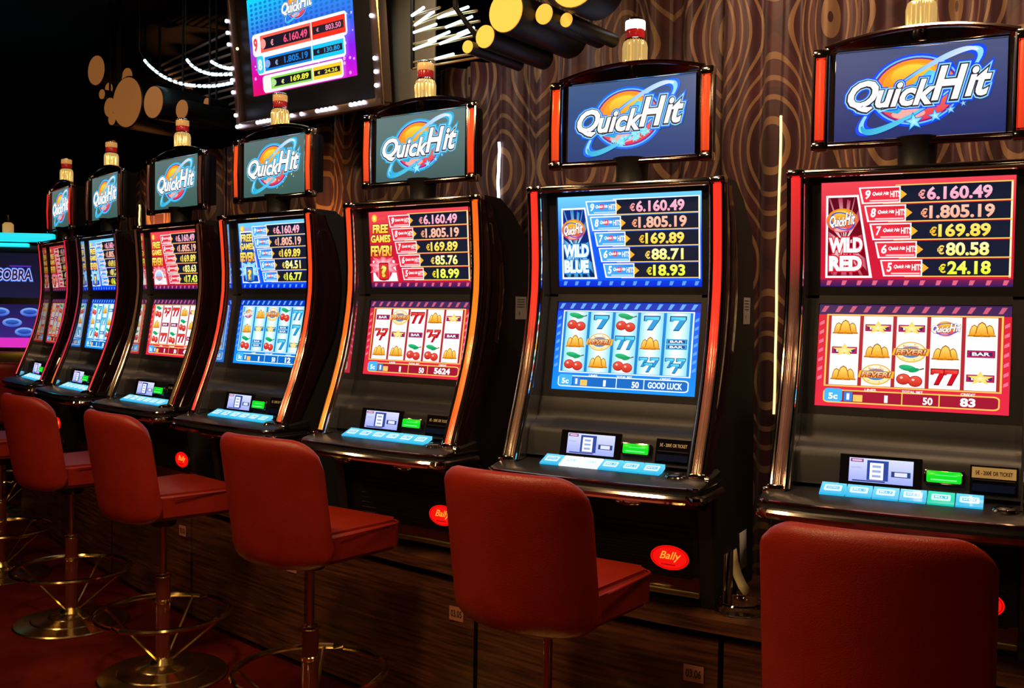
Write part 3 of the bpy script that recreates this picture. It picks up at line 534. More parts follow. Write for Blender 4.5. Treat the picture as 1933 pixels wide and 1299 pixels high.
PRICE_COL = [((1.0, 0.36, 0.50), (1.0, 0.50, 0.62)), ((1.0, 0.42, 0.30), (1.0, 0.55, 0.40)), ((1.0, 0.66, 0.04), (1.0, 0.82, 0.18)), ((1.0, 0.84, 0.18), (1.0, 0.95, 0.45)), ((0.80, 1.0, 0.02), (0.95, 1.0, 0.15))]
def upper_screen(root, blue, prices, card, gain):
    f, H = panel_map(UP0, UP1, HW); A = HW*2/H
    def mp(u, v, d): return f(u*2-1, v, d)
    k = gain
    def G(c): return tuple(x*k for x in c)
    p = Pic(mp)
    top = (0.16, 0.62, 1.0) if blue else (0.85, 0.06, 0.085); mid = (0.0, 0.10, 1.0) if blue else (0.60, 0.008, 0.035); low = (0.0, 0.02, 0.62) if blue else (0.02, 0.01, 0.10)
    p.rect(0, 0.07, 1, 0.55, G(mid), 0, G(mid)); p.rect(0, 0.55, 1, 1, G(mid), 0, G(top)); p.rect(0, 0, 1, 0.07, G(low), 0, G(mixc(low, mid, 0.3)))
    for i in range(12):
        x = (i+0.4)/12; p.poly([(x, 0.015), (x+0.02, 0.015), (x+0.032, 0.06), (x+0.006, 0.06)], G((0.10, 0.35, 1.0) if blue else (0.75, 0.12, 0.20)), 1)
    ln = G((1.0, 0.95, 0.95) if blue else (1.0, 0.62, 0.12)); p.rect(0.40, 0.947, 0.985, 0.957, ln, 1); p.rect(0.978, 0.085, 0.988, 0.957, ln, 1)
    scr = p.build('upper_screen', root)
    # five jackpot rows, each with its arrow plate
    for i, pr in enumerate(prices):
        q = Pic(mp); v1 = 0.945-i*0.172; v0 = v1-0.160; vm = (v0+v1)/2; x0 = 0.235+0.030*i
        q.rect(x0+0.10, v0+0.004, 0.978, v1, G((0.006, 0.010, 0.028)), 3); q.rect(x0+0.10, v0-0.004, 0.985, v0+0.006, G((1.0, 0.60, 0.10)), 4); q.rect(0.978, v0, 0.987, v1, G((1.0, 0.85, 0.5)), 4)
        pl = (0.06, 0.42, 1.0) if blue else (0.85, 0.03, 0.06)
        q.poly([(x0+0.185, v0+0.025), (x0+0.225, vm), (x0+0.185, v1-0.025)], G((1.0, 0.45, 0.03)), 4)
        q.poly([(x0-0.012, v0+0.002), (x0+0.192, v0+0.002), (x0+0.192, v1-0.002), (x0-0.030, v1-0.002)], G((1.05, 0.95, 0.95)), 5)
        q.poly([(x0-0.002, v0+0.014), (x0+0.185, v0+0.014), (x0+0.185, v1-0.014), (x0-0.020, v1-0.014)], [G(pl), G(pl), G(mixc(pl, (0, 0, 0.4) if blue else (0.4, 0, 0), 0.5)), G(pl)], 6)
        q.text('98765'[i], x0+0.020, vm+0.008, 0.028, 0.085, G(WHITE), 7, 0.03, 0.15)
        q.disc(x0+0.088, vm+0.012, 0.022, 0.03, G((0.8, 0.03, 0.05)), 7, n=12); q.text('Quick Hit', x0+0.088, vm+0.012, 0.088, 0.038, G(WHITE), 8, 0.03, 0.3); q.text('HITS', x0+0.165, vm+0.006, 0.054, 0.06, G((1.0, 0.95, 0.9)), 8, 0.03)
        q.rect(x0+0.03, v0+0.022, x0+0.18, v0+0.036, G((0.5, 0.7, 1.0) if blue else (1.0, 0.55, 0.55)), 7)
        wd = {8: 0.325, 6: 0.26, 5: 0.215}[len(pr)]
        c0, c1 = PRICE_COL[i]; right = (0.888, 0.902, 0.885, 0.880, 0.890)[i]; eur = 0.036
        q.text(pr, right-wd/2, vm, wd, 0.122, G(c0), 5, 0.034, top=G(c1)); q.text('€', right-wd-eur*0.72, vm-0.006, eur, 0.085, G(mixc(c0, (1, 0.3, 0), 0.35)), 5, 0.03)
        q.build('jackpot_row', scr)
    # bonus card
    q = Pic(mp); cw = [(0.028, 0.085), (0.285, 0.085), (0.205, 0.875), (0.028, 0.875)]
    if card in ('blue', 'red'):
        q.poly(cw, G((1.0, 0.95, 0.95)), 8)
        cin = [(0.040, 0.105), (0.268, 0.105), (0.196, 0.855), (0.040, 0.855)]
        q.poly(cin, None or (0, 0, 0), 9, [G((0.0, 0.02, 0.10)), G((0, 0.02, 0.10)), G((0, 0.02, 0.25)), G((0, 0.02, 0.25))] if blue else [G((0.25, 0, 0.01)), G((0.25, 0, 0.01)), G((0.10, 0.0, 0.01)), G((0.10, 0, 0.01))])
        ray_c = (0.04, 0.55, 1.0) if blue else (1.0, 0.05, 0.06)
        for a in range(0, 360, 24):
            a0, a1 = radians(a), radians(a+11); r = 0.10+0.03*((a//24) % 3)
            def cl(x, y): return (min(max(x, 0.042), 0.262-0.068*max(0, (y-0.1))/0.76), min(max(y, 0.107), 0.85))
            q.poly([(0.132, 0.42), cl(0.132+r*cos(a0), 0.42+r*4.2*sin(a0)), cl(0.132+r*cos(a1), 0.42+r*4.2*sin(a1))], ray_c, 10, [G((1, 0.9, 0.9) if not blue else (0.6, 1, 1)), G(mixc(ray_c, (0, 0, 0.1), 0.55)), G(mixc(ray_c, (0, 0, 0.1), 0.55))])
        logo(q, 0.120, 0.63, 0.145, 0.24, 11, lite=True, asp=0.6)
        for st, y, w in (('WILD', 0.40, 0.185), ('BLUE' if blue else 'RED', 0.225, 0.18)):
            q.text(st, 0.140, y, w, 0.145, G((0.02, 0.25, 0.8) if blue else (0.7, 0.01, 0.03)), 25, 0.13, ref=0.06); q.text(st, 0.140, y, w, 0.145, G((0.85, 1.05, 1.2) if blue else (1.2, 1.0, 1.0)), 26, 0.06)
    else:
        if blue: q.poly(cw, G((1.0, 0.95, 0.95)), 8); q.poly([(0.040, 0.105), (0.268, 0.105), (0.196, 0.855), (0.040, 0.855)], G((0.0, 0.05, 0.45)), 9)
        else: q.poly([(0.028, 0.085), (0.285, 0.085), (0.255, 0.36), (0.028, 0.36)], G((1.0, 0.9, 0.9)), 8)
        q.disc(0.14, 0.28, 0.10, 0.19, G((0.02, 0.10, 0.5) if blue else (0.7, 0.02, 0.06)), 9, n=24); q.star(0.14, 0.28, 0.17, G((0.15, 0.55, 1.0) if blue else (0.9, 0.05, 0.12)), 10, inner=0.6, n=9, col2=G((0.8, 1, 1) if blue else (1.1, 0.8, 0.85)))
        q.disc(0.065, 0.915, 0.028, 0.050, G((1.0, 0.55, 0.02)), 10, n=14); q.disc(0.065, 0.915, 0.015, 0.028, G((1.0, 0.85, 0.2)), 11, n=12)
        q.text('Quick Hit', 0.135, 0.905, 0.09, 0.045, G((0.85, 0.10, 0.05)), 11, 0.02, 0.3)
        for st, y, w, hh, c, t in (('FREE', 0.775, 0.165, 0.115, (1.0, 0.55, 0.02), (1, 0.9, 0.2)), ('GAMES', 0.645, 0.205, 0.10, (1.0, 0.60, 0.02), (1, 0.9, 0.2)), ('FEVER!', 0.485, 0.225, 0.145, (0.95, 0.30, 0.02), (1.0, 0.90, 0.15))):
            q.text(st, 0.125, y, w, hh, G((0.02, 0.02, 0.10) if blue else (0.16, 0.0, 0.0)), 12, 0.10, 0.1, ref=0.045); q.text(st, 0.125, y, w, hh, G(c), 13, 0.045, 0.1, top=G(t))
        if card == 'wheel':
            q.disc(0.14, 0.22, 0.095, 0.12, G((1.0, 0.98, 0.98)), 12, n=24); q.disc(0.14, 0.24, 0.07, 0.09, G((0.12, 0.25, 0.7)), 13, n=24, top=G((0.6, 0.8, 1.0))); q.text('FEVER!', 0.14, 0.20, 0.15, 0.06, G((0.9, 0.15, 0.05)), 14, 0.04)
        else:
            q.rrect(0.095, 0.10, 0.195, 0.33, 0.012, G((0.0, 0.02, 0.12) if blue else (0.30, 0.0, 0.01)), 12); q.rrect(0.102, 0.115, 0.188, 0.315, 0.010, G((0.02, 0.20, 0.75) if blue else (0.80, 0.02, 0.03)), 13)
            q.text('?', 0.145, 0.215, 0.058, 0.155, G((0.3, 0.08, 0.0)), 14, 0.10, ref=0.05); q.text('?', 0.145, 0.215, 0.058, 0.155, G((1.0, 0.55, 0.03)), 15, 0.05, top=G((1, 0.85, 0.2)))
    q.build('bonus_card', scr)
    return scr
def lower_screen(root, blue, reels, credit, gain):
    f, H = panel_map(LO0, LO1, HW); k = gain
    def mp(u, v, d): return f(u*2-1, v, d)
    def G(c): return tuple(x*k for x in c)
    p = Pic(mp)
    a, b = ((0.0, 0.07, 1.0), (0.0, 0.28, 1.0)) if blue else ((0.68, 0.012, 0.035), (0.78, 0.02, 0.055))
    p.rect(0, 0, 1, 0.90, G(b), 0, G(a)); p.rect(0, 0.90, 1, 1, G((0.0, 0.03, 0.45) if blue else (0.05, 0.015, 0.09)), 0)
    for i in range(13):
        x = (i+0.15)/13; p.poly([(x, 0.925), (x+0.022, 0.925), (x+0.045, 0.985), (x+0.018, 0.985)], G((0.12, 0.40, 1.0) if blue else (0.60, 0.10, 0.18)), 1)
    for i in range(7):
        y = 0.25+i*0.09
        for x in (0.008, 0.968): p.poly([(x, y), (x+0.024, y+0.02), (x+0.024, y+0.055), (x, y+0.03)], G((0.10, 0.38, 1.0) if blue else (0.92, 0.16, 0.26)), 1)
    # frame round the reels
    fr = (0.75, 0.90, 1.1) if blue else (1.0, 0.55, 0.10)
    p.rect(0.045, 0.195, 0.962, 0.905, G(fr), 1); p.rect(0.055, 0.208, 0.952, 0.892, G((0.0, 0.22, 0.62) if blue else (0.42, 0.02, 0.03)), 2)
    scr = p.build('lower_screen', root)
    X0, X1 = 0.062, 0.945; w = (X1-X0)/5
    for c in range(5):
        q = Pic(mp); x0 = X0+c*w+0.010; x1 = x0+w-0.020; xm = (x0+x1)/2; cw = x1-x0
        edge = (0.25, 0.70, 1.0) if blue else (1.0, 0.86, 0.84); mid_ = (1.0, 1.1, 1.15) if blue else (1.15, 1.10, 1.08)
        q.poly([(x0, 0.212), (xm, 0.212), (xm, 0.888), (x0, 0.888)], edge, 3, [G(edge), G(mid_), G(mid_), G(edge)]); q.poly([(xm, 0.212), (x1, 0.212), (x1, 0.888), (xm, 0.888)], edge, 3, [G(mid_), G(edge), G(edge), G(mid_)])
        for r in range(3):
            sname = reels[c][r]; y = 0.888-0.1127-r*0.2253; h = 0.2253
            if sname == 'ch': sy_cherry(q, xm, y, cw, h, 5)
            elif sname == 'bell': sy_bell(q, xm, y, cw, h, 5)
            elif sname in ('bar', 'bar2', 'star'): sy_bar(q, xm, y, cw, h, blue, sname, 5)
            elif sname in ('7', '77', '777'): sy_seven(q, xm, y, cw, h, len(sname), blue, 5)
            elif sname == 'fev': sy_fever(q, xm, y, cw, h, 6)
            elif sname == 'qh': logo(q, xm, y, cw*1.0, h*0.66, 5, lite=True, asp=0.6)
        if gain != 1: q.mb.c = [[tuple(v*min(1, gain) for v in cc) for cc in f_] for f_ in q.mb.c]
        q.build('reel', scr)
    q = Pic(mp); line = (0.85, 1.0, 1.15) if blue else (1.0, 0.60, 0.10); inn = (0.0, 0.14, 0.55) if blue else (0.36, 0.005, 0.03)
    q.rrect(0.045, 0.035, 0.955, 0.165, 0.03, G(line), 2); q.rrect(0.052, 0.047, 0.948, 0.153, 0.025, G(inn), 3)
    q.rrect(0.052, 0.047, 0.150, 0.175, 0.02, G((0.05, 0.45, 0.9)), 4); q.text('5c', 0.10, 0.10, 0.05, 0.06, G(WHITE), 5, 0.03)
    q.rect(0.160, 0.055, 0.205, 0.145, G((0.02, 0.22, 0.7)), 4); q.text('1', 0.182, 0.10, 0.015, 0.06, G(WHITE), 5, 0.03); q.rect(0.21, 0.055, 0.26, 0.12, G((1.0, 0.55, 0.12)), 4)
    for x in (0.465, 0.655): q.rect(x, 0.047, x+0.006, 0.153, G(line), 4)
    for x, st, ww in ((0.385, '1', 0.018), (0.60, '50', 0.05)): q.text(st, x, 0.092, ww, 0.07, G(WHITE), 5, 0.03)
    if len(credit) > 6: q.text(credit, 0.80, 0.098, 0.23, 0.07, G((0.8, 0.95, 1.1)), 5, 0.04)
    else: q.text(credit, 0.80, 0.098, 0.038*len(credit), 0.08, G(WHITE), 5, 0.04)
    for x, st in ((0.30, 'LINES'), (0.52, 'TOTAL BET'), (0.80, 'CREDIT')): q.text(st, x, 0.172, 0.012*len(st), 0.022, G(WHITE), 5, 0.02)
    q.build('status_bar', scr)
    return scr

def topper_screen(root, bg, bg2, glow, stars):
    def mp(u, v, d): return (u*0.209, -0.0812-d, 1.897+v*0.238)
    p = Pic(mp); p.rect(-1, 0, 1, 0.5, bg2, 0, bg); p.rect(-1, 0.5, 1, 1, bg, 0, mixc(bg, (0.25, 0.3, 0.35), 0.18)); scr = p.build('topper_screen', root)
    q = Pic(lambda u, v, d: (u, -0.0812-d, 2.016+v)); logo(q, 0.0, 0.002, 0.365, 0.168, 2, glow=glow, stars=stars); q.build('word_emblem', scr)

def led(sgn, stops):
    def col(z):
        for (z0, c0), (z1, c1) in zip(stops, stops[1:]):
            if z <= z1: return mixc(c0, c1, max(0, min(1, (z-z0)/(z1-z0))))
        return stops[-1][1]
    mb = MB(); mb.tube([(sgn*XC, F(z)-0.003, z) for z in ZS], 0.0118, 'led_strip', 10, flat=0.85, cols=[col(z) for z in ZS]); return mb
def tlight(sgn, c):
    mb = MB(); x = sgn*0.246; mb.tube([(x, -0.092, 1.905), (x, -0.096, 2.01), (x, -0.092, 2.12)], 0.0105, 'led_strip', 10, cols=[mixc(c, (0, 0, 0), 0.3), c, c]); return mb

def make_machine(pose, label, d):
    root = empty('slot_machine', (pose[0], pose[1], 0), pose[2], label=label, cat='slot machine', group='row of slot machines along the curtain')
    P = lambda name, key, par=root: link(name, S[key], par)
    cab = P('cabinet', 'cabinet'); P('top_cover', 'top_cover')
    for q in 'LR':
        sp = P('side_panel', 'side_panel'+q); fl = P('side_flute', 'flute'+q); P('flute_edge', 'fedge'+q, fl); P('inner_cheek', 'cheek'+q)
        P('chrome_rail', 'railo'+q); P('chrome_rail', 'raili'+q); P('corner_cap', 'corner'+q); P('rail_foot', 'foot'+q)
        led(1 if q == 'R' else -1, d['led'][0 if q == 'L' else 1]).build('light_strip', root)
    P('top_rail', 'top_rail'); P('screen_bezel', 'bezel_upper'); P('screen_bezel', 'bezel_lower')
    upper_screen(root, d['blue'], d['prices'], d['card'], d.get('gain', 1.12)); lower_screen(root, d['blue'], d['reels'], d['credit'], d.get('gain', 1.12))
    cp = P('control_panel', 'control_panel'); cf = S['cf']
    P('display_frame', 'disp_frame', cp)
    q = Pic(lambda u, v, dd: cf(u, v, 0.0024+dd)); k = 1.0
    q.rect(-0.129, 0.002, 0.026, 0.062, (0.36, 0.44, 1.0), 0, (0.75, 0.80, 1.1)); q.rect(-0.085, 0.008, -0.033, 0.058, (0.02, 0.06, 0.35), 1); q.rect(-0.078, 0.010, -0.045, 0.052, (1.05, 1.08, 1.2), 2)
    for i in range(3): q.rect(-0.072, 0.016+0.012*i, -0.051, 0.022+0.012*i, (0.35, 0.45, 0.8), 3)
    q.rect(-0.126, 0.052, -0.094, 0.060, (0.25, 0.04, 0.25), 1); q.rect(-0.122, 0.054, -0.098, 0.058, (0.9, 0.6, 0.8), 2); q.rect(-0.124, 0.036, -0.098, 0.040, (0.5, 0.55, 0.9), 1); q.rect(-0.026, 0.020, 0.020, 0.034, (0.02, 0.05, 0.22), 1); q.rect(-0.018, 0.022, 0.012, 0.032, (0.8, 0.85, 1.1), 2); q.rect(-0.12, 0.004, -0.04, 0.007, (0.01, 0.03, 0.2), 1)
    q.build('player_display', cp)
    bm_ = MB(); P('button_surround', 'start_frame', cp)
    rot = Matrix.Rotation(radians(-12), 3, 'X'); bm_.box((0.098, -0.2195, 1.0305), (0.081, 0.010, 0.029), 'button_print', 0.004, rot=rot)
    bm_.c = [[(0.0, 0.78, 0.015)]*len(f) for f in bm_.f]; bm_.build('start_button', cp)
    q = Pic(lambda u, v, dd: tuple(Vector((0.098, -0.2247, 1.0305))+rot @ Vector((u, -0.0002-dd, v))), 'button_print'); q.rect(-0.030, -0.008, 0.030, -0.005, (0.25, 1.0, 0.35), 0); q.rect(-0.02, 0.004, 0.03, 0.006, (0.15, 0.95, 0.25), 0); q.build('button_mark', cp)
    ts = P('ticket_slot', 'ticket_slot', cp)
    q = Pic(lambda u, v, dd: cf(u, v, 0.0034+dd), 'label_gold' if d.get('lit_ticket') else 'ink_gold')
    if d.get('lit_ticket'):
        q.rect(0.160, 0.036, 0.258, 0.062, (0, 0, 0), 0); q.m = 'ink'
    q.text('5€ - 200€ OR TICKET', 0.209, 0.049, 0.082, 0.010, (0, 0, 0), 2, 0.01); q.build('ticket_text', cp)
    dk = P('button_deck', 'button_deck'); P('deck_rim', 'deck_rim'); P('deck_apron', 'deck_apron')
    # strip of lit touch buttons, sloping from the control face to the deck
    for i in range(6):
        a0, a1 = -0.195+0.385*i/6+0.0015, -0.195+0.385*(i+1)/6-0.0015
        def bp(u, v, dd, a0=a0, a1=a1): return (a0+(a1-a0)*u, -0.216-0.050*v, 0.991-0.021*v+dd)
        q = Pic(bp, 'button_print'); white = i in d.get('white_buttons', ())
        c0 = (0.9, 1.0, 1.0) if white else (0.02, 0.50, 0.85); c1 = (1.05, 1.1, 1.1) if white else (0.16, 0.75, 1.0)
        if i == 4 and d.get('green_button'): c0, c1 = (0.0, 0.62, 0.45), (0.05, 0.85, 0.55)
        q.mb.add([bp(u, v, dd) for dd in (-0.010, 0.002) for u, v in ((0, 0), (1, 0), (1, 1), (0, 1))], [[4, 5, 6, 7], [0, 1, 5, 4], [1, 2, 6, 5], [2, 3, 7, 6], [3, 0, 4, 7]], 'button_print', vcol=[c1, c1, c0, c0]*2)
        q.rrect(0.14, 0.22, 0.86, 0.75, 0.08, mixc(c1, (1.1, 1.1, 1.1), 0.65), 7); q.rect(0.24, 0.36, 0.76, 0.60, mixc(c0, (0.1, 0.6, 1.0), 0.5), 8); q.text(('COLLECT', 'BET 1', 'BET 2', 'BET 3', 'BET 5', 'MAX')[i], 0.5, 0.48, 0.44, 0.14, (1.1, 1.1, 1.1), 9, 0.02)
        # mirrored upright: v runs towards the player
        q.build('deck_button', dk)
    rb = P('round_button', 'round_button', dk); rb.location = (0.238, -0.262, 0.966); rb.rotation_euler = (radians(7), 0, 0)
    for x in (-0.19, 0.095):
        lk = P('lock_plate', 'lock'); lk.location = (x, -0.262, 0.886); lk.rotation_euler = (radians(110), 0, 0); lk.scale = (1.2, 0.55, 1)
    P('belly_door', 'belly_door'); P('oval_emblem', 'emblem'); P('kick_panel', 'kick_panel'); P('brass_bar', 'brass_bar')
    # topper
    P('topper_neck', 'topper_neck'); P('topper_shell', 'topper_shell'); P('topper_trim', 'topper_trim'); P('topper_lower_trim', 'lower_trim'); P('screen_back', 'tback')
    for q in 'LR': P('topper_post', 'tframe'+q); tlight(1 if q == 'R' else -1, d['tl']).build('topper_light', root)
    topper_screen(root, *d['top'])
    bc = P('beacon_base', 'beacon_base'); P('beacon_lens', 'beacon_lens', bc); P('beacon_ring', 'beacon_ring', bc); P('beacon_band', 'beacon_band', bc); P('beacon_top_lens', 'beacon_top'+('w' if d.get('beacon') else ''), bc); P('beacon_cap', 'beacon_cap', bc)
    if d.get('sticker'):
        def sp(u, v, dd): return (0.3156+dd, 0.125+u, 1.437+v)
        q = Pic(sp, 'paper_grey'); q.rect(-0.036, -0.040, 0.034, 0.042, (0, 0, 0), 1); q.m = 'ink'
        for i in range(4): q.rect(-0.026, 0.004+0.009*i, 0.022, 0.006+0.009*i, (0, 0, 0), 2)
        q.rect(-0.012, -0.024, -0.008, -0.012, (0, 0, 0), 2); q.build('paper_sticker', root)
    return root

OFF = (0.05, 0.010, 0.008)
R1, R2, OR = (1.0, 0.015, 0.012), (1.0, 0.05, 0.008), (1.0, 0.17, 0.004)
TEAL, TEAL2 = (0.085, 0.155, 0.140), (0.050, 0.120, 0.105)
CY = (0.02, 0.45, 0.80)
def lin(*a): return list(a)
solid = lambda c, c2=None: [(0.97, c2 or c), (1.8, c)]
DATA = [
 (1, (-4.232, -0.0719, -0.3738), 'slot machine with dim pink-red screens, nearest the cyan sign bar',
  dict(blue=False, prices=('6.160.49', '1.805.19', '169.89', '82.10', '15.36'), card='q', gain=0.62, reels=[('bell', 'bar', '77'), ('77', 'bar2', 'bell'), ('ch', 'bell', 'bar'), ('bar', 'bar2', 'ch'), ('bell', 'bar', '77')], credit='0', led=[solid(R1, (1.0, 0.10, 0.12)), solid((0.9, 0.01, 0.05), (0.8, 0.02, 0.08))], tl=(0.9, 0.01, 0.01), top=(TEAL, TEAL2, CY, 0))),
 (2, (-3.4278, -0.3806, -0.3241), 'small-looking blue slot machine between the dim pink one and a red one',
  dict(blue=True, prices=('6.160.49', '1.805.19', '169.89', '81.27', '16.04'), card='q', reels=[('ch', 'bell', '7'), ('7', 'bar', 'ch'), ('bell', '77', 'bar'), ('bar', 'bell', 'ch'), ('ch', 'bar', '7')], credit='0', led=[[(0.97, (0.7, 0.20, 0.02)), (1.15, (0.7, 0.01, 0.06)), (1.5, (0.25, 0.02, 0.05)), (1.8, OFF)], [(0.97, (0.8, 0.05, 0.02)), (1.3, (0.7, 0.01, 0.05)), (1.6, (0.15, 0.01, 0.02)), (1.8, OFF)]], tl=OFF, top=(TEAL, TEAL2, CY, 0))),
 (3, (-2.5584, -0.6648, -0.2284), 'red-screened slot machine with unlit bronze side strips and a beacon before the light garlands',
  dict(blue=False, prices=('6.160.49', '1.805.19', '169.89', '83.63', '17.43'), card='wheel', reels=[('ch', 'bell', 'ch'), ('777', 'bar', '77'), ('77', 'bar', 'ch'), ('bell', 'ch', '77'), ('star', 'bell', 'bar')], credit='42', led=[solid(OFF, (0.12, 0.05, 0.01)), solid(OFF, (0.12, 0.05, 0.01))], tl=OFF, top=(TEAL, TEAL2, CY, 0), white_buttons=())),
 (4, (-1.7305, -0.885, -0.1766), 'blue-screened slot machine with glowing red side strips, under the hanging monitor',
  dict(blue=True, prices=('6.160.49', '1.805.19', '169.89', '84.51', '16.77'), card='q', reels=[('qh', 'bell', 'ch'), ('bell', 'star', 'bar2'), ('fev', 'star', 'ch'), ('ch', 'bar2', '7'), ('77', '7', 'star')], credit='12', led=[solid(R2, (1.0, 0.03, 0.02)), solid(R2, (1.0, 0.07, 0.01))], tl=(1.0, 0.07, 0.005), top=(TEAL, TEAL2, CY, 3))),
 (5, (-0.8729, -1.0571, -0.092), 'red-screened slot machine with glowing orange side strips and orange topper lights',
  dict(blue=False, prices=('6.160.49', '1.805.19', '169.89', '85.76', '18.99'), card='q', reels=[('bar', '777', 'bell'), ('fev', 'star', 'bell'), ('77', 'bar', 'ch'), ('bell', '777', 'ch'), ('star', 'bar', 'bell')], credit='5624', led=[[(0.97, (1.0, 0.28, 0.01)), (1.25, OR), (1.8, R2)], [(0.97, R2), (1.1, (1.0, 0.12, 0.006)), (1.4, (1.0, 0.24, 0.006)), (1.8, (1.0, 0.13, 0.005))]], tl=(1.0, 0.06, 0.006), top=((0.095, 0.175, 0.165), (0.050, 0.110, 0.115), CY, 1), sticker=True)),
 (6, (0.0, -1.2, 0.0), 'blue-screened slot machine with a WILD BLUE card and a white-topped beacon',
  dict(blue=True, prices=('6.160.49', '1.805.19', '169.89', '88.71', '18.93'), card='blue', reels=[('ch', 'bell', 'ch'), ('7', 'fev', 'bell'), ('ch', '77', 'ch'), ('7', 'bell', '777'), ('7', 'bar2', '777')], credit='GOOD LUCK', led=[[(0.97, (0.06, 0.03, 0.01)), (1.28, (0.10, 0.03, 0.01)), (1.42, (0.9, 0.02, 0.01)), (1.8, R1)], [(0.97, (0.08, 0.03, 0.01)), (1.22, (0.15, 0.02, 0.01)), (1.36, (0.9, 0.02, 0.01)), (1.8, R1)]], tl=(1.0, 0.055, 0.006), top=((0.022, 0.075, 0.235), (0.010, 0.045, 0.190), (0.0, 0.16, 1.0), 2), sticker=True, beacon=True, white_buttons=(1, 2))),
 (7, (0.8194, -1.2218, 0.0473), 'red-screened slot machine with a WILD RED card, largest and cut off by the frame',
  dict(blue=False, prices=('6.160.49', '1.805.19', '169.89', '80.58', '24.18'), card='red', reels=[('bell', 'star', 'bell'), ('star', 'bell', 'fev'), ('star', 'fev', 'ch'), ('qh', 'bell', '77'), ('bell', 'bar', 'star')], credit='83', led=[[(0.97, OFF), (1.50, OFF), (1.66, (0.5, 0.01, 0.02)), (1.8, (0.9, 0.01, 0.02))], [(0.97, OFF), (1.5, OFF), (1.8, R1)]], tl=(1.0, 0.03, 0.006), top=((0.040, 0.055, 0.190), (0.012, 0.025, 0.150), (0.0, 0.07, 1.0), 1), lit_ticket=True, green_button=True)),
]

# ------------------------------------------------------------------ setting: floor, ceiling, walls, plinth, curtains
def slab(name, lo, hi, m):
    mb = MB(); mb.box([(a+b)/2 for a, b in zip(lo, hi)], [b-a for a, b in zip(lo, hi)], m); return tag(mb.build(name, smooth=None), kind='structure')
slab('floor', (-12, -8.5, -0.10), (6, 8, 0), 'carpet')
slab('ceiling', (-12, -8.5, 3.25), (6, 8, 3.35), 'ceiling_paint')
slab('wall_back', (-12, 7.9, 0), (6, 8.0, 3.25), 'wall_paint'); slab('wall_front', (-12, -8.5, 0), (6, -8.4, 3.25), 'wall_paint')
slab('wall_left', (-12, -8.4, 0), (-11.9, 7.9, 3.25), 'wall_paint'); slab('wall_right', (5.9, -8.4, 0), (6, 7.9, 3.25), 'wall_paint')

POSE = {k: p for k, p, *_ in DATA}
for k, (a, b) in {0: (1, 2), 8: (7, 6), 9: (7, 6)}.items():      # the arc goes on past the machines in view
    pa, pb = POSE[a], POSE[b]; t = 1 if k != 9 else 2; POSE[k] = tuple(pa[i]+(pa[i]-pb[i])*t for i in range(3))
def arc(u, off):                                           # point on the machine row's arc at index u, off metres behind the machines' origin line
    u = min(max(u, 0), 8.999); i = int(u); t = u-i
    def pt(j):
        j = min(max(j, 0), 9); x, y, r = POSE[j]; return Vector((x-sin(r)*off, y+cos(r)*off, 0))
    a, b, c, d = pt(i-1), pt(i), pt(i+1), pt(i+2)
    return 0.5*((2*b)+(c-a)*t+(2*a-5*b+4*c-d)*t*t+(3*b-3*c+d-a)*t**3)
def arc_strip(mb, u0, u1, o0, o1, z0, z1, m, n):
    vs = []; fs = []
    for i in range(n+1):
        u = u0+(u1-u0)*i/n; a, b = arc(u, o0), arc(u, o1)
        vs += [(a.x, a.y, z0), (b.x, b.y, z0), (b.x, b.y, z1), (a.x, a.y, z1)]
    for i in range(n):
        for k in range(4): fs.append([4*i+k, 4*i+(k+1) % 4, 4*i+4+(k+1) % 4, 4*i+4+k])
    fs += [[0, 1, 2, 3], [4*n+k for k in (3, 2, 1, 0)]]; mb.add(vs, fs, m)
pl = empty('machine_plinth', (POSE[5][0], POSE[5][1], 0), 0, label='long dark wood plinth carrying the whole row of slot machines', cat='plinth')
def unloc(mb):
    mb.v = [(x-pl.location.x, y-pl.location.y, z) for x, y, z in mb.v]; return mb
mb = MB(); arc_strip(mb, 0.4, 8.6, -0.205, 0.34, 0.532, 0.570, 'wood', 48); unloc(mb).build('plinth_top', pl, smooth=30)
mb = MB(); arc_strip(mb, 0.4, 8.6, -0.135, 0.32, 0.0, 0.532, 'black_satin', 40); unloc(mb).build('plinth_core', pl, smooth=30)
for k in range(1, 9):
    mb = MB(); e = 0.43; arc_strip(mb, k-1+e+0.010, k+e-0.010, -0.185, -0.140, 0.03, 0.505, 'wood', 4); o = unloc(mb).build('plinth_panel', pl, smooth=30)
    if k in (3, 4, 5, 6):
        a = arc(k+e-0.095, -0.1865); r = POSE[k][2]
        q = Pic(lambda u, v, d: (a.x+u*cos(r)+d*sin(r)-pl.location.x, a.y+u*sin(r)-d*cos(r)-pl.location.y, 0.40+v), 'tag_plate'); q.rect(-0.03, -0.024, 0.03, 0.024, (0, 0, 0), 6); q.m = 'ink'; q.text('03.06' if k == 6 else '03.05' if k == 5 else '03.04' if k == 4 else '03.03', 0, 0, 0.046, 0.024, (0, 0, 0), 8, 0.02); q.build('number_tag', o)

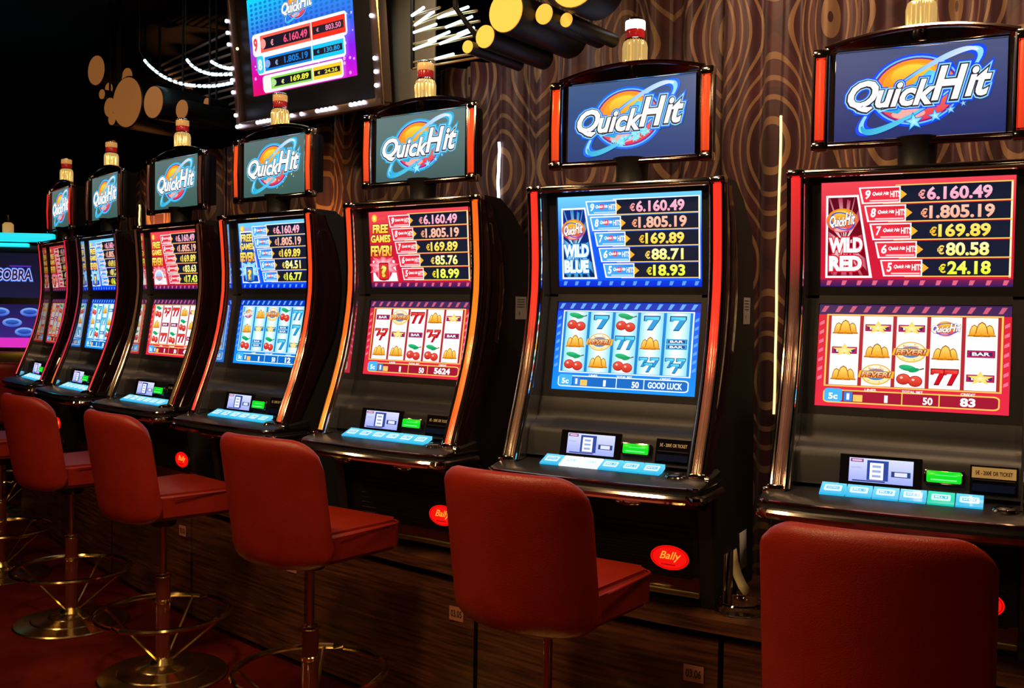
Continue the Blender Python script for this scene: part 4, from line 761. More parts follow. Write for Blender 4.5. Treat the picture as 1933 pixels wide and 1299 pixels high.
# curtain panels: folded cloth with open slits between them
BND = [(-4.80, 0), (-4.28, 0), (-3.0, 0), (-1.95, 0), (-0.878, 0), (0.318, 0), (1.38, 0), (2.05, 0)]
def u_of_x(x, off):
    lo, hi = 0.0, 8.99
    for _ in range(40):
        m = (lo+hi)/2
        if arc(m, off).x < x: lo = m
        else: hi = m
    return lo
CNAMES = ['narrow brown curtain panel at the dark void, before the cyan sign', 'brown patterned curtain panel behind the small-looking blue machine, lit orange', 'brown patterned curtain panel behind the machine with bronze strips, below the light garlands', 'brown patterned curtain panel between the hanging monitor and the white light line', 'brown patterned curtain panel behind the WILD BLUE machine, up to the ceiling', 'brown patterned curtain panel between the tall yellow light line and the WILD RED machine', 'brown patterned curtain panel past the WILD RED machine at the frame edge']
OFFC = 0.50
rc = random.Random(11)
for i in range(len(BND)-1):
    ua, ub = u_of_x(BND[i][0]-0.002, OFFC), u_of_x(BND[i+1][0]+0.002, OFFC); zt = (2.33, 2.33, 2.33, 2.46, 3.2, 3.2, 3.2)[i]
    n = 96; rows = 14; vs = []; fs = []; uvs = []; ph = rc.random()*6
    for k in range(n+1):
        t = k/n; u = ua+(ub-ua)*t; c = arc(u, OFFC); c2 = arc(u+0.01, OFFC) if u < 8.9 else c; tg = (c2-c).normalized(); nm = Vector((tg.y, -tg.x, 0)); s = u*0.82
        for r in range(rows+1):
            z = 0.02+(zt-0.02)*r/rows
            d = 0.030*sin(2*pi*s/0.165+ph+0.25*sin(2.2*z+ph))+0.013*sin(2*pi*s/0.071+2*ph+0.3*z)
            edge = min(t, 1-t)*12; d *= min(1, edge+0.2)
            p = c+nm*(d+0.007*(i % 2)); vs.append((p.x, p.y, z)); uvs.append((s*1.45, z))
    for k in range(n):
        for r in range(rows): fs.append([k*(rows+1)+r, (k+1)*(rows+1)+r, (k+1)*(rows+1)+r+1, k*(rows+1)+r+1])
    mb = MB(); mb.add(vs, fs, 'curtain_cloth'); me = mb.mesh('curtain', smooth=180, fixn=False)
    ul = me.uv_layers.new(name='UVMap'); ul.data.foreach_set('uv', [x for l in me.loops for x in uvs[l.vertex_index]])
    o = link('curtain', me); md = o.modifiers.new('thick', 'SOLIDIFY'); md.thickness = 0.004; md.offset = 1
    tag(o, CNAMES[i], 'curtain', 'patterned curtains behind the machines')
# glowing tubes in place of the light that shines through the curtain slits
def slit(x, z0, z1, off, r, m, label, wob):
    u = u_of_x(x, off); c = arc(u, off); mb = MB(); pts = []
    for k in range(25):
        t = k/24; pts.append((c.x+wob*sin(t*9)+wob*0.5*sin(t*23), c.y, z0+(z1-z0)*t))
    n = len(pts); seg = 8; vs = []
    mb.tube(pts, r, m, 8); o = mb.build('light_line', smooth=60); tag(o, label, 'light', 'light lines in the curtain slits')
slit(-0.878, 1.80, 2.118, 0.475, 0.0065, 'slit_light_white', 'short wavy white light line in the curtain between orange-strip and WILD BLUE machines', 0.002)
slit(0.318, 1.09, 2.097, 0.478, 0.0042, 'slit_light', 'tall thin yellow light line in the curtain beside the WILD RED machine', 0.0012)
slit(-4.28, 1.90, 2.10, 0.475, 0.005, 'slit_light', 'short yellow light line in the curtain beyond the small-looking blue machine', 0.002)

slit(0.135, 1.88, 2.06, 0.470, 0.0045, 'slit_orange', 'short orange light line in the curtain close beside the WILD BLUE topper', 0.002)

# ------------------------------------------------------------------ the machines
for k, p, lab, d in DATA: make_machine(p, lab, d)

# ------------------------------------------------------------------ stools
def make_stool():
    root = empty('swivel_stool')
    # shell backrest (faces -y side towards the room)
    th = radians(47); R = 0.210/sin(th); na, nb = 28, 20; vs = []; fs = []
    def surf(a, b, side):
        z_hi = 1.040; z_lo = 0.628
        def corner(x, rad, asp=1.0):
            e = (abs(x)*0.235-(0.235-rad))/rad
            return 0 if e <= 0 else rad*asp*(1-sqrt(max(0, 1-e*e)))
        zt = z_hi-corner(a, 0.092, 0.95)-0.012*a*a; zb = z_lo+corner(a, 0.11, 0.5)
        z = zb+(zt-zb)*b; ang = a*th
        x = R*sin(ang); y = -0.205+R*(1-cos(ang))
        rec = (z-0.73)*0.17; e = max(abs(a)**3, abs(2*b-1)**5)
        t = 0.031*sqrt(max(0.0, 1-min(1, e)**2))
        nx, ny = sin(ang), -cos(ang)
        return (x+side*t*nx, y-rec+side*t*ny, z)
    for side in (1, -1):
        for i in range(na+1):
            for j in range(nb+1):
                a = -1+2*i/na; b = j/nb; a = sin(a*pi/2)*0.35+a*0.65; b = 0.5-0.5*cos(pi*b); vs.append(surf(a, b, side))
    N = (na+1)*(nb+1); idx = lambda s_, i, j: s_*N+i*(nb+1)+j
    for i in range(na):
        for j in range(nb):
            fs.append([idx(0, i, j), idx(0, i+1, j), idx(0, i+1, j+1), idx(0, i, j+1)]); fs.append([idx(1, i, j), idx(1, i, j+1), idx(1, i+1, j+1), idx(1, i+1, j)])
    bm = bmesh.new(); bv = [bm.verts.new(v) for v in vs]
    for f in fs: bm.faces.new([bv[i] for i in f])
    bmesh.ops.remove_doubles(bm, verts=bm.verts, dist=0.0004); mb = MB(); mb.frombm(bm, 'leather'); mb.build('backrest', root, smooth=60)
    # seat cushion
    plan = [(0.205*sin(radians(q))/sin(radians(47)), -0.168+0.287*(1-cos(radians(q)))) for q in range(-46, 47, 8)]   # rear edge follows the shell
    for cx, cy_, a0 in ((0.165, 0.175, 0), (-0.165, 0.175, 90)):
        for q in range(6): a = radians(a0+18*q); plan.append((cx+0.040*cos(a), cy_+0.040*sin(a)))
    bm = bmesh.new(); lo = [bm.verts.new((x, y, 0.639)) for x, y in plan]; hi = [bm.verts.new((x, y, 0.737)) for x, y in plan]; n = len(plan)
    fb, ft = bm.faces.new(lo[::-1]), bm.faces.new(hi)
    for q in range(n): bm.faces.new((lo[q], lo[(q+1) % n], hi[(q+1) % n], hi[q]))
    bmesh.ops.bevel(bm, geom=list(fb.edges)+list(ft.edges), offset=0.014, segments=3, affect='EDGES')
    mb = MB(); mb.frombm(bm, 'leather'); seat = mb.build('seat', root, smooth=28)
    mb = MB(); mb.tube([(x*1.002, y, 0.727) for x, y in plan[12:]]+[(-0.2055, -0.06, 0.727)], 0.003, 'leather', 6); mb.tube([(0.2055, -0.06, 0.727), (0.2055, 0.175, 0.727)], 0.003, 'leather', 6); mb.build('piping', seat)
    mb = MB(); mb.box((0, 0.01, 0.630), (0.22, 0.22, 0.016), 'black_satin', 0.004); mb.lathe([(0.045, 0.585), (0.05, 0.60), (0.05, 0.625)], 'black_satin', (0, 0, 0), 16); mb.build('seat_plate', root)
    mb = MB(); mb.lathe([(0.0125, 0.38), (0.0125, 0.60)], 'dark_chrome', (0, 0, 0), 16); mb.build('gas_lift', root)
    mb = MB(); mb.lathe([(0.027, 0.03), (0.027, 0.392), (0.024, 0.398), (0.013, 0.40)], 'maroon_paint', (0, 0, 0), 24); post = mb.build('post', root)
    mb = MB(); mb.lathe([(0.0275, 0.283), (0.030, 0.286), (0.030, 0.296), (0.0275, 0.299)], 'gold', (0, 0, 0), 24); mb.build('post_collar', post); mb = MB(); mb.lathe([(0.028, 0.385), (0.030, 0.388), (0.029, 0.394), (0.026, 0.396)], 'gold', (0, 0, 0), 24); mb.build('post_collar', post)
    mb = MB(); mb.tube([(0.245*cos(2*pi*k/40), 0.245*sin(2*pi*k/40), 0.245) for k in range(40)], 0.0105, 'gold', 8, closed=True); mb.build('foot_ring', root)
    for k in range(4):
        a = radians(35+90*k); mb = MB(); mb.tube([(0.24*cos(a), 0.24*sin(a), 0.243), (0.03*cos(a), 0.03*sin(a), 0.062)], 0.0065, 'gold', 6); mb.build('ring_strut', root)
    mb = MB(); mb.lathe([(0.24, 0.0), (0.242, 0.006), (0.236, 0.011), (0.17, 0.022), (0.165, 0.026), (0.10, 0.036), (0.095, 0.040), (0.05, 0.052), (0.038, 0.075), (0.029, 0.078)], 'brass', (0, 0, 0), 48); mb.build('base_disc', root, smooth=25)
    return root
def stool_at(k, dy=-0.59, rz=0.0, dx=0.0):
    x, y, r = POSE[k]; return (x-sin(r)*dy+cos(r)*dx, y+cos(r)*dy+sin(r)*dx, 0), r+rz
stool0 = make_stool()
SL = [(7, -0.755, 0.0, 0.020, 'dark red leather stool before the WILD RED machine, cut off at the bottom'), (6, -0.585, -0.06, 0.010, 'red leather stool in front of the WILD BLUE machine, the most brightly lit'), (5, -0.59, 0.0, -0.005, 'red leather stool in front of the machine with orange side strips'),
      (4, -0.59, -0.08, 0.010, 'red leather stool in front of the machine with red side strips under the monitor'), (3, -0.59, 0.0, 0.02, 'dark red leather stool whose whole round brass base is in view'), (2, -0.60, 0.0, -0.05, 'dark red stool mostly cut off by the frame edge, only its brass ring showing')]
kids = CHILD()
for i, (k, dy, rz, dx, lab) in enumerate(SL):
    o = stool0 if i == 0 else copy_tree(stool0, None, kids)
    o.location, r = stool_at(k, dy, rz, dx); o.rotation_euler = (0, 0, r); tag(o, lab, 'stool', 'red-brown leather stools along the machines')
o = copy_tree(stool0, None, kids); o.location = (-5.12, 0.02, 0); o.rotation_euler = (0, 0, 0.75); tag(o, 'dark red leather stool in front of the machine with the cyan sign', 'stool', 'red-brown leather stools along the machines')

# ------------------------------------------------------------------ hanging monitor with lit frame
TVY, TVP = -0.1698, 0.1011
tv = empty('jackpot_monitor', (-2.2137, -0.6843, 2.2654), 0, label='large jackpot monitor in a bronze LED-dotted frame hanging above the machines', cat='monitor')
tv.rotation_euler = (TVP, 0, TVY)          # local x along the frame, z up the frame, -y towards the room
mb = MB(); mb.box((0.47, 0.045, 0.40), (0.93, 0.05, 0.78), 'black_satin', 0.006); mb.build('monitor_body', tv)
mb = MB(); W_, H_ = 0.955, 0.80
mb.box((W_/2-0.01, 0.02, 0.004), (W_+0.02, 0.05, 0.034), 'frame_bronze', 0.004); mb.box((W_/2-0.01, 0.02, H_), (W_+0.02, 0.05, 0.034), 'frame_bronze', 0.004); mb.box((0.945, 0.02, H_/2), (0.050, 0.05, H_), 'frame_bronze', 0.004); mb.box((-0.018, 0.02, H_/2), (0.024, 0.05, H_), 'frame_bronze', 0.004)
mb.tube([(0.968, -0.005, -0.01), (0.968, -0.005, H_)], 0.004, 'gold', 6); fr = mb.build('monitor_frame', tv)
mb = MB()
for x in (0.15, 0.8): mb.tube([(x, 0.05, H_), (x, 0.05+0.08, H_+0.25)], 0.012, 'tube_black', 8)
mb.build('hanging_rod', tv)
def tvm(u, v, d): return (u, 0.0195-d, v)
p = Pic(tvm); blue0, blue1 = (0.0, 0.45, 0.90), (0.0, 0.14, 0.85)
x0, x1, y0, y1 = 0.088, 0.798, 0.130, 0.56
cl = [(0.85, 0.0, 0.12), (0.55, 0.0, 0.80), (0.02, 0.12, 0.95), (0.0, 0.42, 0.95)]
p.poly([(x0, y0), (x1, y0), (x1, 0.26), (x0, 0.26)], cl[0], 0, [(0.85, 0.0, 0.10), (0.75, 0.0, 0.75), (0.25, 0.0, 0.95), (0.70, 0.0, 0.45)])
p.poly([(x0, 0.26), (x1, 0.26), (x1, 0.36), (x0, 0.36)], cl[0], 0, [(0.70, 0.0, 0.45), (0.25, 0.0, 0.95), (0.0, 0.12, 0.95), (0.05, 0.10, 0.85)])
p.poly([(x0, 0.36), (x1, 0.36), (x1, y1), (x0, y1)], cl[0], 0, [(0.05, 0.10, 0.85), (0.0, 0.12, 0.95), (0.0, 0.40, 1.0), (0.0, 0.75, 1.0)])
for i in range(20):
    for j in range(9):
        x, y = x0+0.03+i*0.0345, 0.37+j*0.020
        if x < x1-0.02 and y < y1-0.01: p.disc(x, y, 0.011, 0.007, (0.0, 0.08+0.02*j, 0.55+0.03*j), 1, n=8)
rr = random.Random(2)
for k in range(60):
    x, y = x0+0.01+rr.random()*0.69, y0+0.01+rr.random()*0.26; s_ = 0.003+0.006*rr.random(); p.disc(x, y, s_, s_, (0.75, 0.55, 1.1) if y > 0.22 else (1.0, 0.45, 0.9), 1, n=8)
ms = p.build('monitor_screen', tv)
q = Pic(tvm); logo(q, 0.445, 0.475, 0.22, 0.11, 3); q.build('word_emblem', ms)
for (ya, yb, xa, xb, xm, num, a, b, ca, cb, n1, n2) in ((0.312, 0.387, 0.176, 0.752, 0.535, '9', '6.160.49', '803.50', (1.0, 0.12, 0.08), (1.0, 0.02, 0.01), (1.0, 0.08, 0.22), (1.0, 0.25, 0.5)),
                                              (0.228, 0.290, 0.198, 0.735, 0.530, '8', '1.805.19', '130.80', (0.0, 0.24, 0.80), (0.0, 0.60, 0.95), (0.0, 0.22, 0.75), (0.02, 0.40, 0.85)),
                                              (0.145, 0.198, 0.232, 0.712, 0.525, '7', '169.89', '24.26', (0.30, 0.75, 0.10), (1.0, 0.66, 0.02), (0.95, 0.95, 0.05), (1.0, 0.85, 0.05))):
    q = Pic(tvm); ym = (ya+yb)/2; hh = yb-ya
    q.rrect(xa-0.055, ya-0.012, xb+0.010, yb+0.012, 0.016, (1.15, 1.1, 1.1), 20)
    q.rect(xa, ya, xm-0.004, yb, ca, 21); q.rect(xm+0.002, ya, xb, yb, cb, 21); q.rect(xa+0.022, ya+hh*0.16, xm-0.012, yb-hh*0.16, (0.004, 0.006, 0.018), 22); q.rect(xm+0.008, ya+hh*0.28, xb-0.010, yb-hh*0.28, (0.004, 0.006, 0.018), 22)
    q.disc(xa+0.020, ym, 0.020, hh*0.28, mixc(ca, (1, 1, 1), 0.25), 23, n=16)
    q.text('€', xa+0.085, ym-0.003, 0.020, hh*0.36, mixc(n1, (1, 1, 1), 0.3), 23, 0.03); wd = 0.020*len(a)+0.004; q.text(a, xm-0.028-wd/2, ym, wd, hh*0.46, n1, 23, 0.03); q.text('€', xm+0.040, ym, 0.016, hh*0.22, n2, 23, 0.03); wd = 0.0165*len(b); q.text(b, xb-0.026-wd/2, ym, wd, hh*0.30, n2, 23, 0.02)
    q.rrect(xa-0.058, ya-0.006, xa-0.008, yb+0.010, 0.014, {'9': (1.1, 0.95, 0.95), '8': (0.05, 0.65, 0.95), '7': (1.1, 1.05, 0.9)}[num], 22); q.text(num, xa-0.034, ym+0.002, 0.028, hh*0.80, {'9': (0.95, 0.05, 0.06), '8': (0.9, 1.05, 1.1), '7': (1.1, 1.1, 1.1)}[num], 24, 0.04)
    q.build('jackpot_row', ms)
LEDS = [(-0.030, 0.485), (-0.030, 0.432), (-0.028, 0.379), (-0.02, 0.27), (-0.024, 0.217), (-0.024, 0.161), (-0.018, 0.055), (-0.013, 0.002), (0.01, 0.004), (0.143, 0.005), (0.167, 0.006), (0.193, 0.006), (0.219, 0.006), (0.245, 0.005), (0.347, 0.004), (0.391, 0.009), (0.458, 0.008), (0.564, 0.009), (0.595, 0.009), (0.621, 0.009), (0.65, 0.009), (0.674, 0.009), (0.78, 0.01), (0.806, 0.01), (0.834, 0.01), (0.86, 0.01), (0.935, 0.43), (0.937, 0.343), (0.941, 0.175), (0.942, 0.122), (0.94, 0.068)]
mb = MB(); mb.lathe([(0, -0.009), (0.0065, -0.0065), (0.009, 0), (0.0065, 0.0065), (0, 0.009)], 'led_white', (0, 0, 0), 10); lm = mb.mesh('led_bulb', smooth=90)
for x, z in LEDS: o = link('led_bulb', lm, fr); o.location = (x, -0.012, z)
mb = MB(); mb.lathe([(0, -0.007), (0.005, -0.005), (0.007, 0), (0.005, 0.005), (0, 0.007)], 'led_warm', (0, 0, 0), 10); o = mb.build('led_bulb', fr, smooth=90); o.location = (0.035, -0.012, 0.35)
# bronze plate beside the monitor
bpz = empty('bronze_panel', (-1.40, -0.70, 2.12), -0.22, label='brushed bronze metal panel hanging beside the large jackpot monitor', cat='panel')
mb = MB(); mb.box((0.145, 0.015, 0.55), (0.37, 0.010, 0.95), 'bronze_plate', 0.003); mb.build('metal_sheet', bpz)
mb = MB(); mb.tube([(0.0, 0.015, 0.05), (0.0, 0.015, 1.15)], 0.006, 'rod_metal', 6); mb.build('edge_rail', bpz)

# ------------------------------------------------------------------ ceiling rods, garlands and tube lamps
def rods(lst, name, label, r, m='rod_metal'):
    c = Vector(lst[0][0]); root = empty(name, c, 0, label=label, cat='ceiling rack')
    for a, b in lst:
        mb = MB(); mb.tube([Vector(a)-c, Vector(b)-c], r, m, 8); mb.build('rod', root)
    a0, a1 = Vector(lst[0][0]), Vector(lst[-1][0]); ends = [Vector(x[1]) for x in lst]
    mb = MB(); zs = [Vector(x[1]).z for x in lst]; top = max(range(len(lst)), key=lambda i: lst[i][1][2]); bot = min(range(len(lst)), key=lambda i: lst[i][1][2])
    mb.tube([ends[bot]-c, ends[top]-c, ends[top]-c+Vector((0, 0, 3.25-ends[top].z))], 0.010, 'tube_black', 8); mb.build('hanger', root)
    st = [Vector(x[0]) for x in lst]; t2 = max(range(len(lst)), key=lambda i: st[i].z); b2 = min(range(len(lst)), key=lambda i: st[i].z)
    mb = MB(); mb.tube([st[b2]-c, st[t2]-c, st[t2]-c+Vector((0, 0, 3.25-st[t2].z))], 0.008, 'tube_black', 8); mb.build('hanger', root)
    return root
RR = [((-1.004, -1.011, 2.335), (-0.578, -1.152, 2.304)), ((-1.001, -1.015, 2.357), (-0.588, -1.162, 2.315)), ((-0.995, -1.025, 2.402), (-0.617, -1.195, 2.365)), ((-0.992, -1.029, 2.422), (-0.607, -1.194, 2.382)), ((-0.987, -1.038, 2.461), (-0.595, -1.197, 2.412)), ((-0.983, -1.043, 2.483), (-0.658, -1.251, 2.452)), ((-0.981, -1.046, 2.497), (-0.598, -1.21, 2.444)), ((-0.978, -1.052, 2.519), (-0.703, -1.28, 2.45))]
rr_root = rods(RR, 'rod_rack', 'rack of thin golden rods between the monitor and the bright amber tube lamps', 0.0048)
# cold light sticks lying among the rods
for i, t0, t1, dz in ((2, 0.05, 0.42, 0.010), (2, 0.50, 0.95, 0.014), (3, 0.30, 0.62, 0.012), (1, 0.35, 0.60, 0.006), (4, 0.05, 0.40, 0.012), (4, 0.55, 0.92, 0.016), (5, 0.10, 0.55, 0.014), (6, 0.45, 0.9, 0.014), (7, 0.05, 0.5, 0.012), (3, 0.75, 0.98, 0.008)):
    a, b = Vector(RR[i][0]), Vector(RR[i][1]); mb = MB(); mb.tube([a.lerp(b, t0)-rr_root.location+Vector((0, -0.011, -dz*0.3)), a.lerp(b, t1)-rr_root.location+Vector((0, -0.011, dz))], 0.0055, 'garland_light', 6); mb.build('light_stick', rr_root)
RL = [((-3.938, 0.325, 2.956), (-2.899, -0.064, 2.953)), ((-3.924, 0.35, 2.933), (-2.908, -0.047, 2.882)), ((-3.91, 0.373, 2.909), (-2.913, -0.037, 2.838)), ((-3.9, 0.393, 2.882), (-2.92, -0.027, 2.789)), ((-3.882, 0.421, 2.859), (-2.923, -0.015, 2.745)), ((-3.865, 0.449, 2.832), (-2.928, -0.006, 2.7)), ((-3.808, 0.526, 2.781), (-2.929, 0.004, 2.661)), ((-3.764, 0.579, 2.763), (-2.933, 0.012, 2.622)), ((-3.711, 0.644, 2.732), (-2.934, 0.021, 2.588)), ((-3.702, 0.659, 2.71), (-2.937, 0.029, 2.545))]
rods(RL, 'rod_rack', 'rack of thin dark rods behind the hanging light garlands', 0.0075, 'rod_grey')
SW = [[(-3.29, -0.37, 2.819), (-3.239, -0.37, 2.756), (-3.17, -0.375, 2.705), (-3.067, -0.386, 2.649), (-2.907, -0.41, 2.594), (-2.735, -0.443, 2.56), (-2.587, -0.476, 2.541), (-2.41, -0.522, 2.532)], [(-2.86, -0.435, 2.721), (-2.808, -0.44, 2.673), (-2.724, -0.454, 2.632), (-2.604, -0.479, 2.598), (-2.404, -0.528, 2.569)], [(-2.637, -0.479, 2.67), (-2.563, -0.494, 2.635), (-2.487, -0.51, 2.61), (-2.401, -0.532, 2.591)]]
mb = MB(); mb.tube([(-0.012, 0, 0), (0.012, 0, 0)], 0.0085, 'garland_light', 6); gm = mb.mesh('garland_bulb', smooth=60)
for i, pts in enumerate(SW):
    root = empty('light_garland', pts[0], 0, label=('longest of the three hanging white light garlands, sagging lowest', 'middle-length white light garland hanging beside the monitor', 'shortest white light garland hanging beside the monitor')[i], cat='light garland', group='white light garlands beside the monitor')
    P0 = Vector(pts[0]); sm = smoothline(pts, 10); mb = MB(); mb.tube([p-P0 for p in sm], 0.0028, 'wire', 6)
    mb.tube([Vector((0, 0, 0)), Vector((0, 0.0, 3.25-P0.z))], 0.002, 'wire', 5); mb.build('cord', root)
    acc = 0; step = 0.036
    for a, b in zip(sm, sm[1:]):
        acc += (b-a).length
        if acc >= step and not (i == 0 and a.z > 2.76):
            acc = 0; o = link('garland_bulb', gm, root); o.location = a-P0-Vector((0, 0, 0.004)); o.rotation_euler = (b-a).to_track_quat('X', 'Z').to_euler()
AX = Vector((0.12, 0.99, 0.0)).normalized()
def tube_lamp(c, r, L, bright, label):
    root = empty('tube_lamp', c, 0, label=label, cat='lamp', group='bright amber tube lamps' if bright else 'dim amber tube lamps'); mb = MB()
    mb.lathe([(r, 0.0), (r*1.02, 0.004), (r*1.02, L)], 'tube_black', (0, 0, 0), 32, axis=AX); mb.build('tube_body', root)
    mb = MB(); mb.lathe([(0, -0.004), (r*0.955, -0.004), (r*0.965, 0.002)], 'amber_disc' if bright else 'amber_disc_dim', (0, 0, 0), 32, axis=AX); mb.build('amber_lens', root)
    mb = MB(); t = AX*(L*0.5); mb.tube([t+Vector((0, 0, r*0.9)), Vector((t.x, t.y, 3.25-c[2]))], 0.006, 'tube_black', 6); mb.build('hanger', root)
TA = [((-4.145, 0.015, 2.884), 0.094, 0.20), ((-3.99, 0.12, 2.850), 0.057, 0.25), ((-3.962, -0.036, 2.740), 0.040, 0.10), ((-3.527, -0.256, 2.580), 0.146, 0.42), ((-3.099, -0.435, 2.508), 0.087, 0.36), ((-2.897, -0.422, 2.454), 0.052, 0.34), ((-2.925, -0.225, 2.530), 0.026, 0.12), ((-3.744, -0.200, 2.580), 0.058, 0.10), ((-3.675, -0.240, 2.500), 0.036, 0.10), ((-3.914, -0.122, 2.688), 0.030, 0.10)]
LA = {0: 'dim amber tube lamp, uppermost of the dim cluster', 1: 'dim amber tube lamp, partly hidden above the largest dim disc', 2: 'small dim amber tube lamp between the uppermost and the largest', 3: 'dim amber tube lamp with the biggest disc of the dim cluster', 4: 'dim amber tube lamp with the second largest disc of the dim cluster', 5: 'medium dim amber tube lamp beside the second largest one', 6: 'smallest dim amber tube lamp, nearest the light garlands', 7: 'dim amber tube lamp half hidden behind the largest one', 8: 'lowest small dim amber tube lamp below the largest one', 9: 'tiny dim amber tube lamp above the half-hidden one'}
for i, (c, r, L) in enumerate(TA): tube_lamp(c, r, L, False, LA[i])
TB = [((-0.249, -1.611, 2.287), 0.061, 0.34, 'bright amber tube lamp with the larger fully visible disc, beside the golden rods'), ((-0.318, -1.61, 2.224), 0.034, 0.30, 'medium bright amber tube lamp overlapped by the larger disc'), ((-0.362, -1.634, 2.194), 0.019, 0.25, 'small bright amber tube lamp, nearest the golden rods'), ((-0.150, -1.562, 2.279), 0.030, 0.30, 'bright amber tube lamp between the larger disc and the cut-off disc'), ((-0.097, -1.525, 2.265), 0.021, 0.26, 'small bright amber tube lamp under the cut-off disc'), ((-0.037, -1.60, 2.355), 0.085, 0.13, 'largest bright amber tube lamp, mostly cut off by the top of the picture')]
for c, r, L, lab in TB: tube_lamp(c, r, L, True, lab)

# ------------------------------------------------------------------ far machine with cyan sign
fm = empty('arcade_machine', (-5.90, 0.45, 0), 0.62, label='dark slot machine with cyan sign bar and purple screens, beyond the row', cat='slot machine')
mb = MB(); mb.box((0, 0.32, 0.9), (0.74, 0.5, 1.8), 'black_satin', 0.02); mb.box((0, 0.30, 1.84), (0.80, 0.46, 0.06), 'black_satin', 0.01); mb.build('cabinet', fm)
mb = MB(); mb.box((0.02, 0.02, 1.925), (0.86, 0.10, 0.062), 'cyan_light', 0.012); mb.build('sign_bar', fm)
mb = MB(); mb.box((-0.05, 0.045, 1.868), (0.60, 0.05, 0.028), 'cyan_light', 0.006); mb.build('sign_underbar', fm)
mb = MB(); mb.box((0.02, 0.18, 1.93), (0.88, 0.30, 0.05), 'black_satin', 0.01); mb.build('sign_hood', fm)
p = Pic(lambda u, v, d: (u, 0.068-d, 1.47+v)); p.rect(-0.33, 0, 0.33, 0.34, (0.012, 0.010, 0.045), 0, (0.006, 0.005, 0.02)); sc_ = p.build('upper_screen', fm)
q = Pic(lambda u, v, d: (u, 0.068-d, 1.47+v)); q.text('COBRA', 0.13, 0.175, 0.27, 0.085, (0.05, 0.20, 0.95), 2, 0.12, 0.12, ref=0.02); q.text('COBRA', 0.13, 0.175, 0.27, 0.085, (0.55, 0.62, 1.1), 3, 0.07, 0.12, ref=0.02); q.text('COBRA', 0.13, 0.175, 0.27, 0.085, (0.03, 0.01, 0.06), 4, 0.02, 0.12); q.rect(0.10, 0.235, 0.26, 0.245, (0.10, 0.02, 0.45), 2); q.build('word_emblem', sc_)
p = Pic(lambda u, v, d: (u, 0.068-d, 1.09+v)); p.rect(-0.33, 0, 0.33, 0.33, (0.05, 0.02, 0.24), 0, (0.012, 0.01, 0.07)); p.rect(-0.33, 0, 0.33, 0.075, (0.75, 0.03, 0.55), 1); p.rect(-0.33, 0.03, 0.0, 0.055, (0.15, 0.02, 0.3), 2)
for x, y in ((0.25, 0.27), (0.03, 0.27), (0.12, 0.19), (-0.12, 0.19), (0.21, 0.12), (-0.25, 0.12)): p.disc(x, y, 0.072, 0.034, (0.02, 0.08, 0.60), 2, n=24, top=(0.25, 0.45, 1.0)); p.disc(x, y+0.003, 0.050, 0.018, (0.01, 0.03, 0.30), 3, n=20, top=(0.05, 0.15, 0.6))
p.build('lower_screen', fm)
mb = MB(); mb.prism([(0.07, 0.97), (-0.14, 0.93), (-0.14, 0.88), (0.07, 0.85)], -0.36, 0.36, 'deck_black'); dk = mb.build('button_deck', fm)
for k in range(6): mb = MB(); mb.box((-0.22+0.10*k, 0.04, 1.045), (0.06, 0.03, 0.018), 'lens_amber', 0.005); mb.build('deck_button', dk)
for k in range(4): mb = MB(); mb.box((-0.20+0.15*k, 0.02, 0.995), (0.08, 0.03, 0.03), 'label_gold', 0.006); mb.build('deck_button', dk)
mb = MB(); mb.box((0, 0.04, 1.01), (0.70, 0.08, 0.10), 'dull_brass', 0.01); mb.build('button_panel', fm)
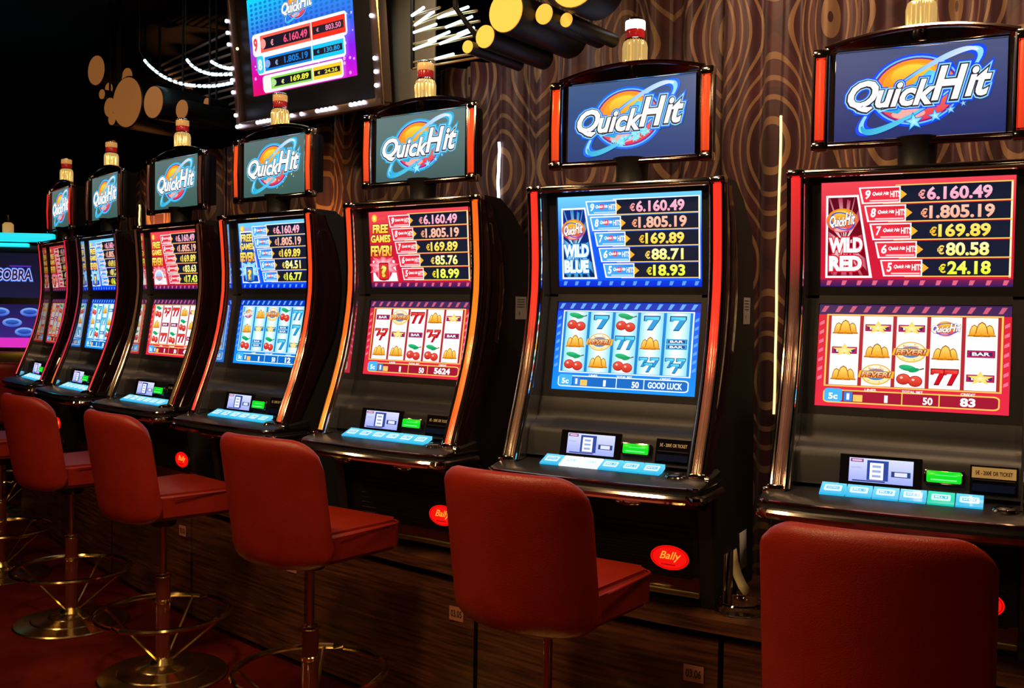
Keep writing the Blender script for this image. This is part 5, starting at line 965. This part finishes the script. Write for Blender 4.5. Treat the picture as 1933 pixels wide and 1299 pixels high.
mb = MB(); mb.lathe([(0.035, 1.95), (0.04, 1.96), (0.04, 2.03), (0.025, 2.045)], 'lens_amber', (0.06, 0.15, 0), 20); mb.lathe([(0.02, 2.045), (0.022, 2.06), (0.022, 2.10), (0.01, 2.112), (0, 2.113)], 'dark_chrome', (0.06, 0.15, 0), 16); mb.build('beacon', fm)

# ------------------------------------------------------------------ small things on the plinth beside the machine showing 18.93
def m6(x, y, z): return (POSE[6][0]+x, POSE[6][1]+y, z)
mb = MB(); mb.lathe([(0, 0.004), (0.050, 0.004), (0.052, 0.010), (0.054, 0.030), (0.058, 0.034), (0.063, 0.034), (0.066, 0.030), (0.064, 0.012), (0.060, 0.002), (0.055, 0), (0, 0)], 'glass', (0, 0, 0), 40)
o = mb.build('ashtray', smooth=40); o.location = m6(0.384, -0.118, 0.5715); tag(o, 'round clear glass ashtray on the plinth beside the WILD BLUE machine', 'ashtray')
h = empty('leaflet_holder', m6(0.318, -0.055, 0.5715), 0, label='clear upright leaflet holder with a dark card against the WILD BLUE machine', cat='leaflet holder')
mb = MB(); mb.box((0.030, -0.050, 0.085), (0.004, 0.070, 0.165), 'acrylic', 0.001); mb.box((0.020, -0.050, 0.003), (0.024, 0.075, 0.005), 'acrylic', 0.001); mb.build('clear_case', h)
mb = MB(); mb.box((0.024, -0.048, 0.088), (0.0015, 0.058, 0.150), 'paper_dark'); mb.build('card', h)
def leaflet(name, pts, y0, y1, m, label):
    vs = []; n = len(pts)
    for x, z in pts: vs += [(x, y0, z), (x, y1, z)]
    mb = MB(); mb.add(vs, [[2*i, 2*i+1, 2*i+3, 2*i+2] for i in range(n-1)], m); o = mb.build(name, smooth=60); md = o.modifiers.new('thick', 'SOLIDIFY'); md.thickness = 0.0012
    if m == 'paper_yellow':
        pass
    o.location = m6(0.3165, 0, 0.5715); return tag(o, label, 'leaflet')
leaflet('leaflet', [(0.052, 0.018), (0.034, 0.040), (0.019, 0.070), (0.009, 0.105), (0.003, 0.14)], -0.012, 0.062, 'paper_yellow', 'curled yellow printed leaflet stuck to the machine side above the ashtray')
leaflet('leaflet', [(0.0065, 0.065), (0.004, 0.12), (0.002, 0.180)], 0.095, 0.165, 'paper_grey', 'grey paper leaflet stuck to the machine side behind the curled yellow one')
